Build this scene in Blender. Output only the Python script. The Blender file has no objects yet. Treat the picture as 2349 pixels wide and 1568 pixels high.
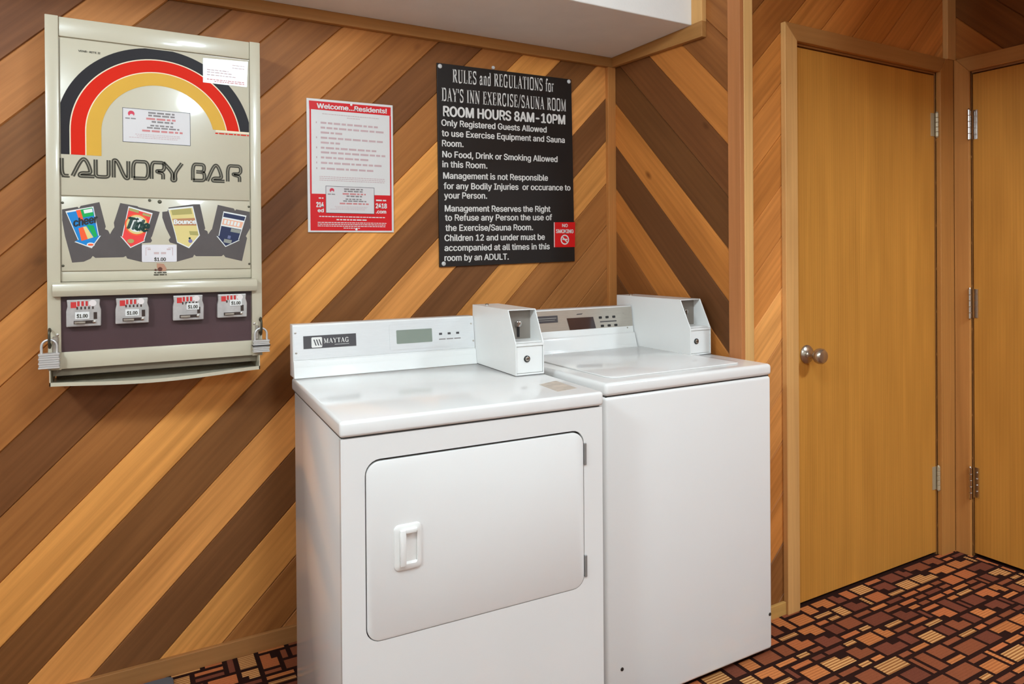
import bpy, bmesh, math, random
from mathutils import Vector, Matrix
random.seed(7)
SC = bpy.context.scene
COL = SC.collection

# ------------------------------------------------------------------ camera
CAM = Vector((-1.8183, -2.3601, 1.2799))
YAW, PITCH, ROLL, FPX, CY = 0.5098, -0.0044, -0.0073, 1582.69, 589.39
def camera_axes():
    c, s = math.cos(YAW), math.sin(YAW)
    r = Vector((c, -s, 0)); f = Vector((s, c, 0)); u = Vector((0, 0, 1))
    f, u = f*math.cos(PITCH) + u*math.sin(PITCH), u*math.cos(PITCH) - f*math.sin(PITCH)
    return r*math.cos(ROLL) + u*math.sin(ROLL), u*math.cos(ROLL) - r*math.sin(ROLL), f
cr, cu, cf = camera_axes()
cam_data = bpy.data.cameras.new('camera')
cam = bpy.data.objects.new('camera', cam_data); COL.objects.link(cam)
cam.matrix_world = Matrix(((cr.x, cu.x, -cf.x, CAM.x), (cr.y, cu.y, -cf.y, CAM.y), (cr.z, cu.z, -cf.z, CAM.z), (0, 0, 0, 1)))
cam_data.sensor_fit = 'HORIZONTAL'; cam_data.sensor_width = 36.0
cam_data.lens = FPX*36.0/2349.0
cam_data.shift_y = -(784.0 - CY)/2349.0
cam_data.clip_start = 0.05
SC.camera = cam

# ------------------------------------------------------------------ light and exposure
SC.view_settings.view_transform = 'Standard'
SC.view_settings.look = 'None'
SC.view_settings.gamma = 1.0
SC.view_settings.use_curve_mapping = False
SC.view_settings.exposure = 0.03
world = bpy.data.worlds.new('world'); SC.world = world
world.use_nodes = True
world.node_tree.nodes['Background'].inputs[0].default_value = (0.9, 0.95, 1.0, 1)
world.node_tree.nodes['Background'].inputs[1].default_value = 0.05
CEIL = 2.45
LAMP = (0.77, 0.93, 1.04)
def globe_or_fill_lamp(x, y, radius, watts, z=2.30):
    l = bpy.data.lights.new('globe_or_fill_light', 'POINT'); l.shadow_soft_size = radius
    l.energy = watts; l.color = LAMP
    o = bpy.data.objects.new('globe_or_fill_light', l); COL.objects.link(o); o.location = (x, y, z)
def flush_lamp(x, y, size, watts):
    l = bpy.data.lights.new('flush_lamp_light', 'AREA'); l.shape = 'DISK'; l.size = size; l.spread = math.radians(150)
    l.energy = watts; l.color = LAMP
    o = bpy.data.objects.new('flush_lamp_light', l); COL.objects.link(o); o.location = (x, y, CEIL - 0.012)
globe_or_fill_lamp(-2.95, -1.75, 0.13, 68)
globe_or_fill_lamp(-1.29, -1.86, 0.17, 42)
globe_or_fill_lamp(-1.30, -4.00, 0.20, 54)  # fill added behind the camera, standing in for flash bounced off the ceiling
flush_lamp(0.75, -2.60, 0.35, 48)

# ------------------------------------------------------------------ helpers
def lin(c):
    return tuple(((v/255.0)/12.92 if v/255.0 <= 0.04045 else ((v/255.0 + 0.055)/1.055)**2.4) for v in c)
MATS = {}
def mat(name, rgb, rough=0.5, metal=0.0, spec=None, coat=0.0, var=0.06, scale=9.0, bump=0.0, bscale=200.0, aniso=None):
    """procedural paint/metal: colour broken up by soft noise, optional fine bump"""
    if name in MATS: return MATS[name]
    m = bpy.data.materials.new(name); m.use_nodes = True; nt = m.node_tree; b = nt.nodes['Principled BSDF']
    c = lin(rgb)
    tc = nt.nodes.new('ShaderNodeTexCoord'); mp = nt.nodes.new('ShaderNodeMapping')
    nt.links.new(tc.outputs['Object'], mp.inputs[0])
    if aniso: mp.inputs['Scale'].default_value = aniso
    n = nt.nodes.new('ShaderNodeTexNoise'); n.inputs['Scale'].default_value = scale; n.inputs['Detail'].default_value = 3
    nt.links.new(mp.outputs[0], n.inputs['Vector'])
    r = nt.nodes.new('ShaderNodeValToRGB')
    r.color_ramp.elements[0].position = 0.3; r.color_ramp.elements[1].position = 0.7
    r.color_ramp.elements[0].color = (*[v*(1 - var) for v in c], 1); r.color_ramp.elements[1].color = (*[min(1, v*(1 + var*0.5)) for v in c], 1)
    nt.links.new(n.outputs['Fac'], r.inputs[0]); nt.links.new(r.outputs[0], b.inputs['Base Color'])
    b.inputs['Roughness'].default_value = rough; b.inputs['Metallic'].default_value = metal
    if spec is not None or 'print' in name: b.inputs['Specular IOR Level'].default_value = 0.25 if spec is None else spec
    b.inputs['Coat Weight'].default_value = coat; b.inputs['Coat Roughness'].default_value = 0.08
    if bump:
        n2 = nt.nodes.new('ShaderNodeTexNoise'); n2.inputs['Scale'].default_value = bscale; n2.inputs['Detail'].default_value = 4
        nt.links.new(mp.outputs[0], n2.inputs['Vector'])
        bp = nt.nodes.new('ShaderNodeBump'); bp.inputs['Strength'].default_value = bump; bp.inputs['Distance'].default_value = 0.002
        nt.links.new(n2.outputs['Fac'], bp.inputs['Height']); nt.links.new(bp.outputs[0], b.inputs['Normal'])
    MATS[name] = m
    return m

def wood_mat(name, rgb=None, rough=0.5, grain=26.0, contrast=0.40, knots=True, streak=0.07):
    """wood: 'grain' UV layer runs along (u) and across (v) the board in metres; rgb None takes the board's own 'tone' attribute"""
    if name in MATS: return MATS[name]
    m = bpy.data.materials.new(name); m.use_nodes = True; nt = m.node_tree; b = nt.nodes['Principled BSDF']
    N = nt.nodes.new; Lk = nt.links.new
    uv = N('ShaderNodeUVMap'); uv.uv_map = 'grain'
    if rgb is None:
        src = N('ShaderNodeAttribute'); src.attribute_name = 'tone'; base = src.outputs['Color']
    else:
        src = N('ShaderNodeRGB'); src.outputs[0].default_value = (*lin(rgb), 1); base = src.outputs[0]
    def mapped(sx, sy):
        q = N('ShaderNodeMapping'); q.inputs['Scale'].default_value = (sx, sy, 1); Lk(uv.outputs[0], q.inputs[0]); return q.outputs[0]
    # soft distortion so grain lines wander
    wob = N('ShaderNodeTexNoise'); wob.inputs['Scale'].default_value = 1.0; Lk(mapped(2.0, 5.0), wob.inputs['Vector'])
    g1 = N('ShaderNodeTexNoise'); g1.inputs['Scale'].default_value = 1.0; g1.inputs['Detail'].default_value = 5; g1.inputs['Roughness'].default_value = 0.62
    g1.inputs['Distortion'].default_value = 0.6
    Lk(mapped(1.8, grain*2.6), g1.inputs['Vector'])
    wv = N('ShaderNodeTexWave'); wv.wave_type = 'BANDS'; wv.bands_direction = 'Y'; wv.inputs['Scale'].default_value = 1.0
    wv.inputs['Distortion'].default_value = 7.0; wv.inputs['Detail'].default_value = 2; wv.inputs['Detail Scale'].default_value = 0.6
    Lk(mapped(0.9, grain*0.55), wv.inputs['Vector'])
    big = N('ShaderNodeTexNoise'); big.inputs['Scale'].default_value = 1.0; big.inputs['Detail'].default_value = 2
    big.inputs['Distortion'].default_value = 0.8; Lk(mapped(1.0, 11.0), big.inputs['Vector'])
    def math_(op, a, bb):
        q = N('ShaderNodeMath'); q.operation = op
        for i, v in ((0, a), (1, bb)):
            if isinstance(v, (int, float)): q.inputs[i].default_value = v
            else: Lk(v, q.inputs[i])
        return q.outputs[0]
    f = math_('ADD', math_('MULTIPLY', math_('SUBTRACT', g1.outputs['Fac'], 0.5), contrast*1.4),
              math_('MULTIPLY', math_('SUBTRACT', wv.outputs['Fac'], 0.5), streak))
    f = math_('ADD', f, math_('MULTIPLY', math_('SUBTRACT', big.outputs['Fac'], 0.5), contrast*2.1))
    f = math_('ADD', f, 1.0)
    mul = N('ShaderNodeMix'); mul.data_type = 'RGBA'; mul.blend_type = 'MULTIPLY'; mul.inputs['Factor'].default_value = 1.0
    comb = N('ShaderNodeCombineColor')
    Lk(f, comb.inputs[0]); Lk(math_('POWER', f, 1.12), comb.inputs[1]); Lk(math_('POWER', f, 1.25), comb.inputs[2])
    Lk(base, mul.inputs['A']); Lk(comb.outputs[0], mul.inputs['B'])
    col = mul.outputs['Result']
    if knots:
        vo = N('ShaderNodeTexVoronoi'); vo.inputs['Scale'].default_value = 1.0; vo.inputs['Randomness'].default_value = 1.0
        Lk(mapped(2.6, 5.2), vo.inputs['Vector'])
        kr = N('ShaderNodeValToRGB'); kr.color_ramp.elements[0].position = 0.03; kr.color_ramp.elements[0].color = (0.22, 0.14, 0.08, 1)
        kr.color_ramp.elements[1].position = 0.085; kr.color_ramp.elements[1].color = (1, 1, 1, 1)
        Lk(vo.outputs['Distance'], kr.inputs[0])
        m2 = N('ShaderNodeMix'); m2.data_type = 'RGBA'; m2.blend_type = 'MULTIPLY'; m2.inputs['Factor'].default_value = 0.8
        Lk(col, m2.inputs['A']); Lk(kr.outputs[0], m2.inputs['B']); col = m2.outputs['Result']
    Lk(col, b.inputs['Base Color'])
    b.inputs['Roughness'].default_value = rough
    b.inputs['Specular IOR Level'].default_value = 0.22
    bp = N('ShaderNodeBump'); bp.inputs['Strength'].default_value = 0.12; bp.inputs['Distance'].default_value = 0.002
    Lk(g1.outputs['Fac'], bp.inputs['Height']); Lk(bp.outputs[0], b.inputs['Normal'])
    MATS[name] = m
    return m

def tag(o, label=None, cat=None, group=None, kind=None):
    if label: o['label'] = label
    if cat: o['category'] = cat
    if group: o['group'] = group
    if kind: o['kind'] = kind
    return o
def thing(name, loc, label, cat, group=None, rz=0.0):
    o = bpy.data.objects.new(name, None); COL.objects.link(o)
    o.location = loc; o.rotation_euler = (0, 0, rz); o.empty_display_size = 0.05
    return tag(o, label, cat, group)
def part(name, bm, m, parent=None, off=(0, 0, 0), smooth=False, label=None):
    me = bpy.data.meshes.new(name)
    bmesh.ops.translate(bm, verts=bm.verts, vec=-Vector(off))
    bm.to_mesh(me); bm.free()
    for x in (m if isinstance(m, (list, tuple)) else [m]): me.materials.append(x)
    if smooth:
        me.polygons.foreach_set('use_smooth', [True]*len(me.polygons))
        me.set_sharp_from_angle(angle=math.radians(35))
    o = bpy.data.objects.new(name, me); COL.objects.link(o)
    if parent is not None: o.parent = parent
    if label: o['label'] = label
    return o
def struct(name, bm, m, smooth=False):
    return tag(part(name, bm, m, smooth=smooth), kind='structure')
def BM(): return bmesh.new()

def box(bm, x0, x1, y0, y1, z0, z1, bev=0.0, seg=2, mi=0):
    vs = [bm.verts.new(p) for p in ((x0,y0,z0),(x1,y0,z0),(x1,y1,z0),(x0,y1,z0),(x0,y0,z1),(x1,y0,z1),(x1,y1,z1),(x0,y1,z1))]
    fs = [bm.faces.new([vs[i] for i in q]) for q in ((3,2,1,0),(4,5,6,7),(0,1,5,4),(1,2,6,5),(2,3,7,6),(3,0,4,7))]
    for f in fs: f.material_index = mi
    if bev:
        es = list({e for f in fs for e in f.edges})
        bmesh.ops.bevel(bm, geom=es, offset=bev, segments=seg, profile=0.5, affect='EDGES', clamp_overlap=True, material=mi)
    return bm
def prism(bm, pts, y0, y1, bev=0.0, mi=0, axis='y', seg=2):
    """polygon pts extruded from y0 (front) to y1 along an axis; pts are (x,z) for y, (y,z) for x, (x,y) for z"""
    def P(a, d):
        return {'y': (a[0], d, a[1]), 'x': (d, a[0], a[1]), 'z': (a[0], a[1], d)}[axis]
    A = [bm.verts.new(P(p, y0)) for p in pts]; B = [bm.verts.new(P(p, y1)) for p in pts]
    n = len(pts); fs = []
    fs.append(bm.faces.new(A)); fs.append(bm.faces.new(B[::-1]))
    for i in range(n): fs.append(bm.faces.new([A[i], B[i], B[(i+1) % n], A[(i+1) % n]]))
    for f in fs: f.material_index = mi
    bmesh.ops.recalc_face_normals(bm, faces=fs)
    if bev:
        es = list({e for f in fs for e in f.edges})
        bmesh.ops.bevel(bm, geom=es, offset=bev, segments=seg, profile=0.5, affect='EDGES', clamp_overlap=True, material=mi)
    return bm
def flat(bm, pts, y, mi=0):
    """flat print on an upright face at depth y"""
    f = bm.faces.new([bm.verts.new((p[0], y, p[1])) for p in pts]); f.material_index = mi
    f.normal_update()
    if f.normal.y > 0: f.normal_flip()
    return f
def rect(x0, x1, z0, z1): return [(x0, z0), (x1, z0), (x1, z1), (x0, z1)]
def rrect(x0, x1, z0, z1, r, n=6):
    out = []
    for cx, cz, a in ((x1-r, z1-r, 0), (x0+r, z1-r, 90), (x0+r, z0+r, 180), (x1-r, z0+r, 270)):
        for i in range(n+1):
            t = math.radians(a + 90*i/n); out.append((cx + r*math.cos(t), cz + r*math.sin(t)))
    return out
def circ(cx, cz, r, n=20, rz=None):
    return [(cx + r*math.cos(2*math.pi*i/n), cz + (rz or r)*math.sin(2*math.pi*i/n)) for i in range(n)]
def tube(bm, pts, r, n=10, closed=False, mi=0):
    pts = [Vector(p) for p in pts]; rings = []; N = len(pts)
    prev = None
    for i, p in enumerate(pts):
        a = pts[i-1] if (i > 0 or closed) else p; b = pts[(i+1) % N] if (i < N-1 or closed) else p
        d = (b - a).normalized()
        if prev is None:
            ref = Vector((0, 0, 1)) if abs(d.z) < 0.9 else Vector((1, 0, 0)); u = d.cross(ref).normalized()
        else:
            u = (prev - d*prev.dot(d)).normalized()
        prev = u; v = d.cross(u)
        rings.append([bm.verts.new(p + u*r*math.cos(2*math.pi*k/n) + v*r*math.sin(2*math.pi*k/n)) for k in range(n)])
    for i in range(N if closed else N-1):
        A, B = rings[i], rings[(i+1) % N]
        for k in range(n):
            f = bm.faces.new([A[k], A[(k+1) % n], B[(k+1) % n], B[k]]); f.material_index = mi
    if not closed:
        bm.faces.new(rings[0][::-1]).material_index = mi; bm.faces.new(rings[-1]).material_index = mi
    return bm
def lathe(bm, prof, o, axis, n=28, mi=0):
    """profile of (radius, distance along axis) turned about axis through o"""
    o = Vector(o); ax = Vector(axis).normalized(); ref = Vector((0, 0, 1)) if abs(ax.z) < 0.9 else Vector((1, 0, 0))
    u = ax.cross(ref).normalized(); v = ax.cross(u); rings = []
    for r, h in prof:
        rings.append([bm.verts.new(o + ax*h + (u*math.cos(2*math.pi*k/n) + v*math.sin(2*math.pi*k/n))*max(r, 1e-5)) for k in range(n)])
    fs = []
    for A, B in zip(rings, rings[1:]):
        for k in range(n): fs.append(bm.faces.new([A[k], A[(k+1) % n], B[(k+1) % n], B[k]]))
    fs.append(bm.faces.new(rings[0][::-1])); fs.append(bm.faces.new(rings[-1]))
    for f in fs: f.material_index = mi
    bmesh.ops.recalc_face_normals(bm, faces=fs)
    return bm
def chaikin(p, it=2):
    for _ in range(it):
        q = [p[0]]
        for a, b in zip(p, p[1:]):
            q += [(a[0]*.75 + b[0]*.25, a[1]*.75 + b[1]*.25), (a[0]*.25 + b[0]*.75, a[1]*.25 + b[1]*.75)]
        p = q + [p[-1]]
    return p
def ribbon(bm, pts, w, y, off=0.0, mi=0):
    n = len(pts); L = []; Rr = []
    for i in range(n):
        a = pts[max(i-1, 0)]; b = pts[min(i+1, n-1)]
        dx, dz = b[0]-a[0], b[1]-a[1]; l = math.hypot(dx, dz) or 1
        nx, nz = -dz/l, dx/l
        L.append(bm.verts.new((pts[i][0] + nx*(off + w/2), y, pts[i][1] + nz*(off + w/2))))
        Rr.append(bm.verts.new((pts[i][0] + nx*(off - w/2), y, pts[i][1] + nz*(off - w/2))))
    for i in range(n-1):
        f = bm.faces.new([L[i], Rr[i], Rr[i+1], L[i+1]]); f.material_index = mi
        f.normal_update()
        if f.normal.y > 0: f.normal_flip()

# ---- lettering
_txt = {}
def find_font():
    try:
        import os
        return bpy.data.fonts.load(os.path.join(bpy.utils.system_resource('DATAFILES'), 'fonts', 'Inter.woff2'))
    except Exception:
        return None          # Blender's built-in face
FONT = find_font()
def glyphs(s, bold):
    k = s
    if k not in _txt:
        cv = bpy.data.curves.new('text', 'FONT'); cv.body = s; cv.font = FONT or cv.font; cv.size = 1.0; cv.resolution_u = 3
        o = bpy.data.objects.new('text', cv); me = bpy.data.meshes.new_from_object(o)
        _txt[k] = ([v.co.copy() for v in me.vertices], [tuple(p.vertices) for p in me.polygons])
        bpy.data.objects.remove(o); bpy.data.curves.remove(cv); bpy.data.meshes.remove(me)
    return _txt[k]
CAPH = max(v.y for v in glyphs('H', 0.0)[0])
def text(bm, s, x0, x1, z0, cap, y, z1=None, bold=0.018, mi=0, skew=0.0):
    """s set between x0 and x1 on a base line from z0 (to z1), capitals cap tall, on the face at depth y"""
    vs, fs = glyphs(s, bold)
    mn = min(v.x for v in vs); mx = max(v.x for v in vs); z1 = z0 if z1 is None else z1
    # heavier weight: the outline struck several times, a hair apart
    for i, (dx, dz) in enumerate(((0, 0), (-bold, 0), (bold, 0), (0, bold*.6), (0, -bold*.6)) if bold else ((0, 0),)):
        new = []; yy = y - .00005*i
        for v in vs:
            t = (v.x - mn)/(mx - mn); zz = (v.y + dz)*cap/CAPH
            new.append(bm.verts.new((x0 + t*(x1 - x0) + skew*zz + dx*cap/CAPH, yy, z0 + t*(z1 - z0) + zz)))
        for f in fs:
            try: bm.faces.new([new[i] for i in f]).material_index = mi
            except ValueError: pass
T, H_ = .165, .055
def _ser(x, z, w=.3): return ([(x - w/2, z), (x + w/2, z)], H_)
SERIF = {
 ' ': (.34, []), 'I': (.4, [([(.2,0),(.2,1)],T), _ser(.2,.027), _ser(.2,.973)]),
 'L': (.68, [([(.2,0),(.2,1)],T), _ser(.2,.973), ([(.04,.027),(.62,.027)],H_), ([(.6,0),(.6,.28)],H_)]),
 'E': (.7, [([(.2,0),(.2,1)],T), ([(.04,.973),(.6,.973)],H_), ([(.2,.52),(.46,.52)],H_), ([(.04,.027),(.63,.027)],H_), ([(.58,1),(.58,.76)],H_), ([(.61,0),(.61,.27)],H_), ([(.46,.4),(.46,.64)],H_)]),
 'R': (.78, [([(.2,0),(.2,1)],T), ([(.04,.973),(.45,.973)],H_), (chaikin([(.4,.93),(.58,.93),(.58,.55),(.4,.55)]),.14), ([(.2,.52),(.45,.52)],H_), ([(.4,.52),(.66,.02)],T), _ser(.2,.027), _ser(.68,.027,.2)]),
 'U': (.82, [(chaikin([(.2,1),(.2,.3),(.22,.03),(.44,.03)]),.15), (chaikin([(.42,.03),(.66,.03),(.66,.3),(.66,1)]),H_+.01), _ser(.2,.973), _ser(.66,.973,.24)]),
 'S': (.66, [(chaikin([(.52,.8),(.48,.95),(.3,.97),(.12,.9),(.12,.62),(.36,.5),(.56,.38),(.54,.08),(.34,.03),(.16,.04),(.12,.2)]),.12), ([(.56,1),(.56,.7)],H_), ([(.09,0),(.09,.3)],H_)]),
 'G': (.8, [(chaikin([(.6,.8),(.56,.97),(.36,.97),(.13,.9),(.13,.1),(.36,.03),(.6,.05)]),.13), ([(.6,0),(.6,.42)],T*.9), _ser(.6,.42), ([(.63,1),(.63,.7)],H_)]),
 'C': (.76, [(chaikin([(.6,.8),(.56,.97),(.36,.97),(.13,.9),(.13,.1),(.36,.03),(.58,.03),(.64,.25)]),.13), ([(.63,1),(.63,.7)],H_)]),
 'O': (.8, [(chaikin([(.4,.97),(.13,.97),(.13,.5),(.13,.03),(.4,.03),(.67,.03),(.67,.5),(.67,.97),(.4,.97)]),.125)]),
 'A': (.78, [([(.1,0),(.38,1)],H_), ([(.36,1),(.64,0)],T), ([(.18,.32),(.54,.32)],H_), _ser(.1,.027,.22), _ser(.64,.027,.28)]),
 'T': (.7, [([(.35,0),(.35,1)],T), ([(.04,.973),(.66,.973)],H_), ([(.06,1),(.06,.74)],H_), ([(.64,1),(.64,.74)],H_), _ser(.35,.027)]),
 'N': (.8, [([(.15,0),(.15,1)],H_+.01), ([(.14,1),(.63,0)],T), ([(.65,0),(.65,1)],H_+.01), _ser(.15,.027,.24), _ser(.12,.973,.2), _ser(.65,.973,.24)]),
 'D': (.8, [([(.2,0),(.2,1)],T), ([(.04,.973),(.42,.973)],H_), ([(.04,.027),(.42,.027)],H_), (chaikin([(.38,.95),(.66,.93),(.66,.5),(.66,.07),(.38,.05)]),.13)]),
 'Y': (.74, [([(.1,1),(.38,.46)],T), ([(.66,1),(.38,.46)],H_), ([(.38,.5),(.38,0)],T), _ser(.1,.973,.26), _ser(.64,.973,.22), _ser(.38,.027)]),
 'X': (.76, [([(.13,1),(.62,0)],T), ([(.62,1),(.12,0)],H_), _ser(.13,.973,.24), _ser(.62,.973,.22), _ser(.12,.027,.22), _ser(.62,.027,.24)]),
 'M': (.96, [([(.14,0),(.14,1)],H_+.01), ([(.14,1),(.44,.06)],T*.9), ([(.44,.06),(.76,1)],H_), ([(.77,1),(.77,0)],T), _ser(.14,.027,.24), _ser(.77,.027), _ser(.11,.973,.18), _ser(.8,.973,.2)]),
 "'": (.22, [([(.11,1),(.09,.7)],.11)]), '/': (.44, [([(.04,-.05),(.4,1.05)],.075)]),
 'a': (.56, [(chaikin([(.1,.5),(.14,.66),(.36,.66),(.38,.5),(.38,.12),(.5,.03)]),.12), (chaikin([(.38,.4),(.1,.36),(.08,.05),(.22,.02),(.38,.14)]),.1)]),
 'n': (.62, [([(.16,0),(.16,.66)],.14), (chaikin([(.16,.5),(.28,.68),(.46,.66),(.46,.4),(.46,0)]),.13), _ser(.16,.027,.26), _ser(.46,.027,.26), _ser(.1,.64,.14)]),
 'd': (.62, [([(.46,0),(.46,1)],.14), (chaikin([(.46,.55),(.3,.68),(.1,.64),(.1,.04),(.3,0),(.46,.14)]),.11), _ser(.4,.973,.16)]),
 'f': (.42, [(chaikin([(.42,.9),(.36,.99),(.2,.98),(.2,.7),(.2,0)]),.13), ([(.04,.64),(.38,.64)],H_), _ser(.2,.027,.28)]),
 'o': (.56, [(chaikin([(.28,.64),(.1,.64),(.1,.33),(.1,.02),(.28,.02),(.46,.02),(.46,.33),(.46,.64),(.28,.64)]),.115)]),
 'r': (.46, [([(.16,0),(.16,.66)],.14), (chaikin([(.16,.44),(.24,.66),(.42,.62)]),.11), _ser(.16,.027,.26), _ser(.1,.64,.14)]),
}
def serif(bm, s, x0, x1, z0, cap, y, z1=None, mi=0):
    z1 = z0 if z1 is None else z1
    tot = sum(SERIF[c][0] + .06 for c in s); k = (x1 - x0)/tot; px = 0.0
    for c in s:
        w, st = SERIF[c]
        for j, (pts, wd) in enumerate(st):
            q = []
            for a, b in pts:
                q.append(((px + a), b))
            # ribbon in the glyph's square units, then squeezed to the line's width
            tmp = BM(); ribbon(tmp, q, wd, 0.0)
            vm = {}
            for v in tmp.verts:
                t = v.co.x/tot
                vm[v] = bm.verts.new((x0 + v.co.x*k, y, z0 + t*(z1 - z0) + v.co.z*cap))
            for f in tmp.faces: bm.faces.new([vm[v] for v in f.verts]).material_index = mi
            tmp.free()
        px += w + .06
def print_lines(bm, x0, x1, z, h, y, mi=0, seed=0, center=False):
    """a line of illegibly small print: word-long dashes between x0 and x1"""
    rnd = random.Random(seed); x = x0
    while x < x1 - h:
        w = rnd.uniform(2.0, 5.5)*h*0.8; e = min(x + w, x1)
        flat(bm, rect(x, e, z, z + h), y, mi); x = e + h*0.7

# ------------------------------------------------------------------ materials
M_enamel = mat('white_enamel', (234, 231, 227), 0.13, coat=0.0, var=0.015, scale=3)
M_enamel2 = mat('white_painted_steel', (232, 230, 226), 0.32, coat=0.2, var=0.02, scale=5)
M_wplastic = mat('white_plastic', (240, 237, 232), 0.3, var=0.02)
M_console = mat('brushed_silver_white', (226, 225, 224), 0.26, metal=0.25, var=0.03, scale=30, aniso=(1, 1, 14))
M_alu = mat('brushed_aluminium', (186, 178, 166), 0.34, metal=0.55, var=0.06, scale=30, aniso=(1, 1, 14))
M_gap = mat('dark_seam_and_shadow', (70, 66, 62), 0.7)
M_black = mat('black_plastic', (24, 22, 22), 0.4)
M_darkglass = mat('dark_display_glass', (52, 40, 42), 0.12, coat=0.6)
M_lcd = mat('grey_green_display', (132, 140, 128), 0.14, coat=0.8)
M_plate = mat('charcoal_nameplate', (72, 68, 70), 0.35)
M_chrome = mat('polished_steel', (205, 200, 195), 0.18, metal=1.0, var=0.04)
M_lock = mat('bright_lock_steel', (216, 212, 208), 0.34, metal=0.55, var=0.04)
M_hinge = mat('hinge_leaf_steel', (188, 172, 142), 0.38, metal=0.35)
M_steel = mat('satin_steel', (190, 182, 172), 0.32, metal=1.0, var=0.08, scale=60)
M_nickel = mat('satin_nickel', (186, 174, 158), 0.25, metal=0.9, var=0.05)
M_darksteel = mat('oiled_dark_steel', (88, 84, 70), 0.45, metal=0.8)
M_cream = mat('cream_powder_coat', (200, 190, 166), 0.30, coat=0.4, var=0.025, scale=6)
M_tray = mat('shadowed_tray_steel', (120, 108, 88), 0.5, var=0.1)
M_plum = mat('plum_brown_panel', (78, 52, 54), 0.42, var=0.18, scale=5)
M_char = mat('charcoal_print', (92, 84, 82), 0.45, var=0.08, scale=20)
M_navyb = mat('black_band_print', (36, 31, 33), 0.5, spec=0.2, var=0.05)
M_red = mat('red_print', (216, 36, 12), 0.55, spec=0.12, var=0.03)
M_yel = mat('mustard_print', (218, 166, 54), 0.5, var=0.04)
M_pale = mat('pale_cream_print', (240, 222, 190), 0.45)
M_olive = mat('dark_olive_print', (66, 60, 46), 0.45)
M_label = mat('white_label_paper', (216, 210, 208), 0.5, var=0.02)
M_ink = mat('grey_ink', (136, 128, 126), 0.6)
M_redink = mat('red_ink', (206, 128, 126), 0.6)
M_crimson = mat('crimson_ink', (206, 44, 70), 0.5)
M_posterred = mat('poster_red_print', (214, 30, 36), 0.42, var=0.03)
M_posterwhite = mat('poster_white', (222, 218, 214), 0.42, var=0.02)
M_pinkink = mat('faded_pink_ink', (204, 178, 176), 0.6)
M_signblack = mat('matt_black_board', (24, 21, 20), 0.42, var=0.1)
M_signwhite = mat('white_vinyl_lettering', (226, 222, 216), 0.5)
M_signred = mat('red_vinyl', (218, 18, 22), 0.4)
M_paint = mat('warm_white_wall_paint', (238, 234, 227), 0.8, var=0.03, bump=0.25, bscale=120)
M_wall2 = mat('brown_panelling', (168,124,82), .6, var=.2, scale=3, aniso=(8, 8, .6))
M_ceil = mat('white_ceiling_paint', (222, 219, 212), 0.85, var=0.03, bump=0.2, bscale=90)
M_matgrey = mat('grey_rubber', (92, 92, 96), 0.7)
W_board = wood_mat('cedar_board', None, 0.5)
W_trim = wood_mat('pine_trim', None, 0.5, grain=34, contrast=0.26, streak=0.04)
W_door = wood_mat('oak_veneer', (194, 133, 57), 0.42, grain=44, contrast=0.24, knots=False, streak=0.06)

# ------------------------------------------------------------------ boarded walls
def clip(poly, f):
    out = []
    for i in range(len(poly)):
        a, b = poly[i], poly[(i+1) % len(poly)]; fa, fb = f(a), f(b)
        if fa >= 0: out.append(a)
        if (fa >= 0) != (fb >= 0):
            t = fa/(fa - fb); out.append((a[0] + t*(b[0]-a[0]), a[1] + t*(b[1]-a[1])))
    return out
def boards(name, h0, h1, z0, z1, sgn, s0, pitch, tones, to3d, default, seed, holes=()):
    """45-degree boards over the wall rectangle; s = z + sgn*h numbers them; to3d(h, z, depth) places a point"""
    rnd = random.Random(seed)
    bm = BM(); uvl = bm.loops.layers.uv.new('grain'); cl = bm.loops.layers.float_color.new('tone')
    ss = [z + sgn*h for h in (h0, h1) for z in (z0, z1)]
    k0 = math.floor((min(ss) - s0)/pitch) - 1; k1 = math.ceil((max(ss) - s0)/pitch) + 1
    g, d = 0.0042, 0.0042
    rects = [(h0, h1, z0, z1)] if not holes else holes
    for k in range(k0, k1):
        a = s0 + k*pitch; b = a + pitch
        tone = tones.get(k, default[rnd.randrange(len(default))]); j = rnd.uniform(0.96, 1.04)
        c = [v*j for v in lin((min(255, tone[0]*1.10), tone[1]*1.035, tone[2]*.88))]; ru, rv = rnd.uniform(0, 50), rnd.uniform(0, 50)
        for (lo, hi, dl, dh) in ((a, a+g, d, 0), (a+g, b-g, 0, 0), (b-g, b, 0, d)):
            for (ha, hb, za, zb) in rects:
                P = [(ha, za), (hb, za), (hb, zb), (ha, zb)]
                P = clip(P, lambda p: (p[1] + sgn*p[0]) - lo); 
                if len(P) > 2: P = clip(P, lambda p: hi - (p[1] + sgn*p[0]))
                if len(P) < 3: continue
                ar = abs(sum(P[i][0]*P[(i+1) % len(P)][1] - P[(i+1) % len(P)][0]*P[i][1] for i in range(len(P))))/2
                if ar < 1e-7: continue
                vs = []
                for p in P:
                    t = ((p[1] + sgn*p[0]) - lo)/(hi - lo); vs.append(bm.verts.new(to3d(p[0], p[1], dl + t*(dh - dl))))
                f = bm.faces.new(vs)
                for lp, p in zip(f.loops, P):
                    lp[uvl].uv = (ru + (p[1] - sgn*p[0])/1.414, rv + (p[1] + sgn*p[0])/1.414); lp[cl] = (*c, 1)
    bmesh.ops.remove_doubles(bm, verts=bm.verts, dist=1e-5)
    return bm
LIGHT, ORG, MID, BRN, DRK, RED, PALE = (188,132,82), (176,118,66), (150,102,62), (128,86,52), (104,68,42), (134,86,54), (204,154,102)
B_Y = -0.6944; D_X = 1.277
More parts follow.
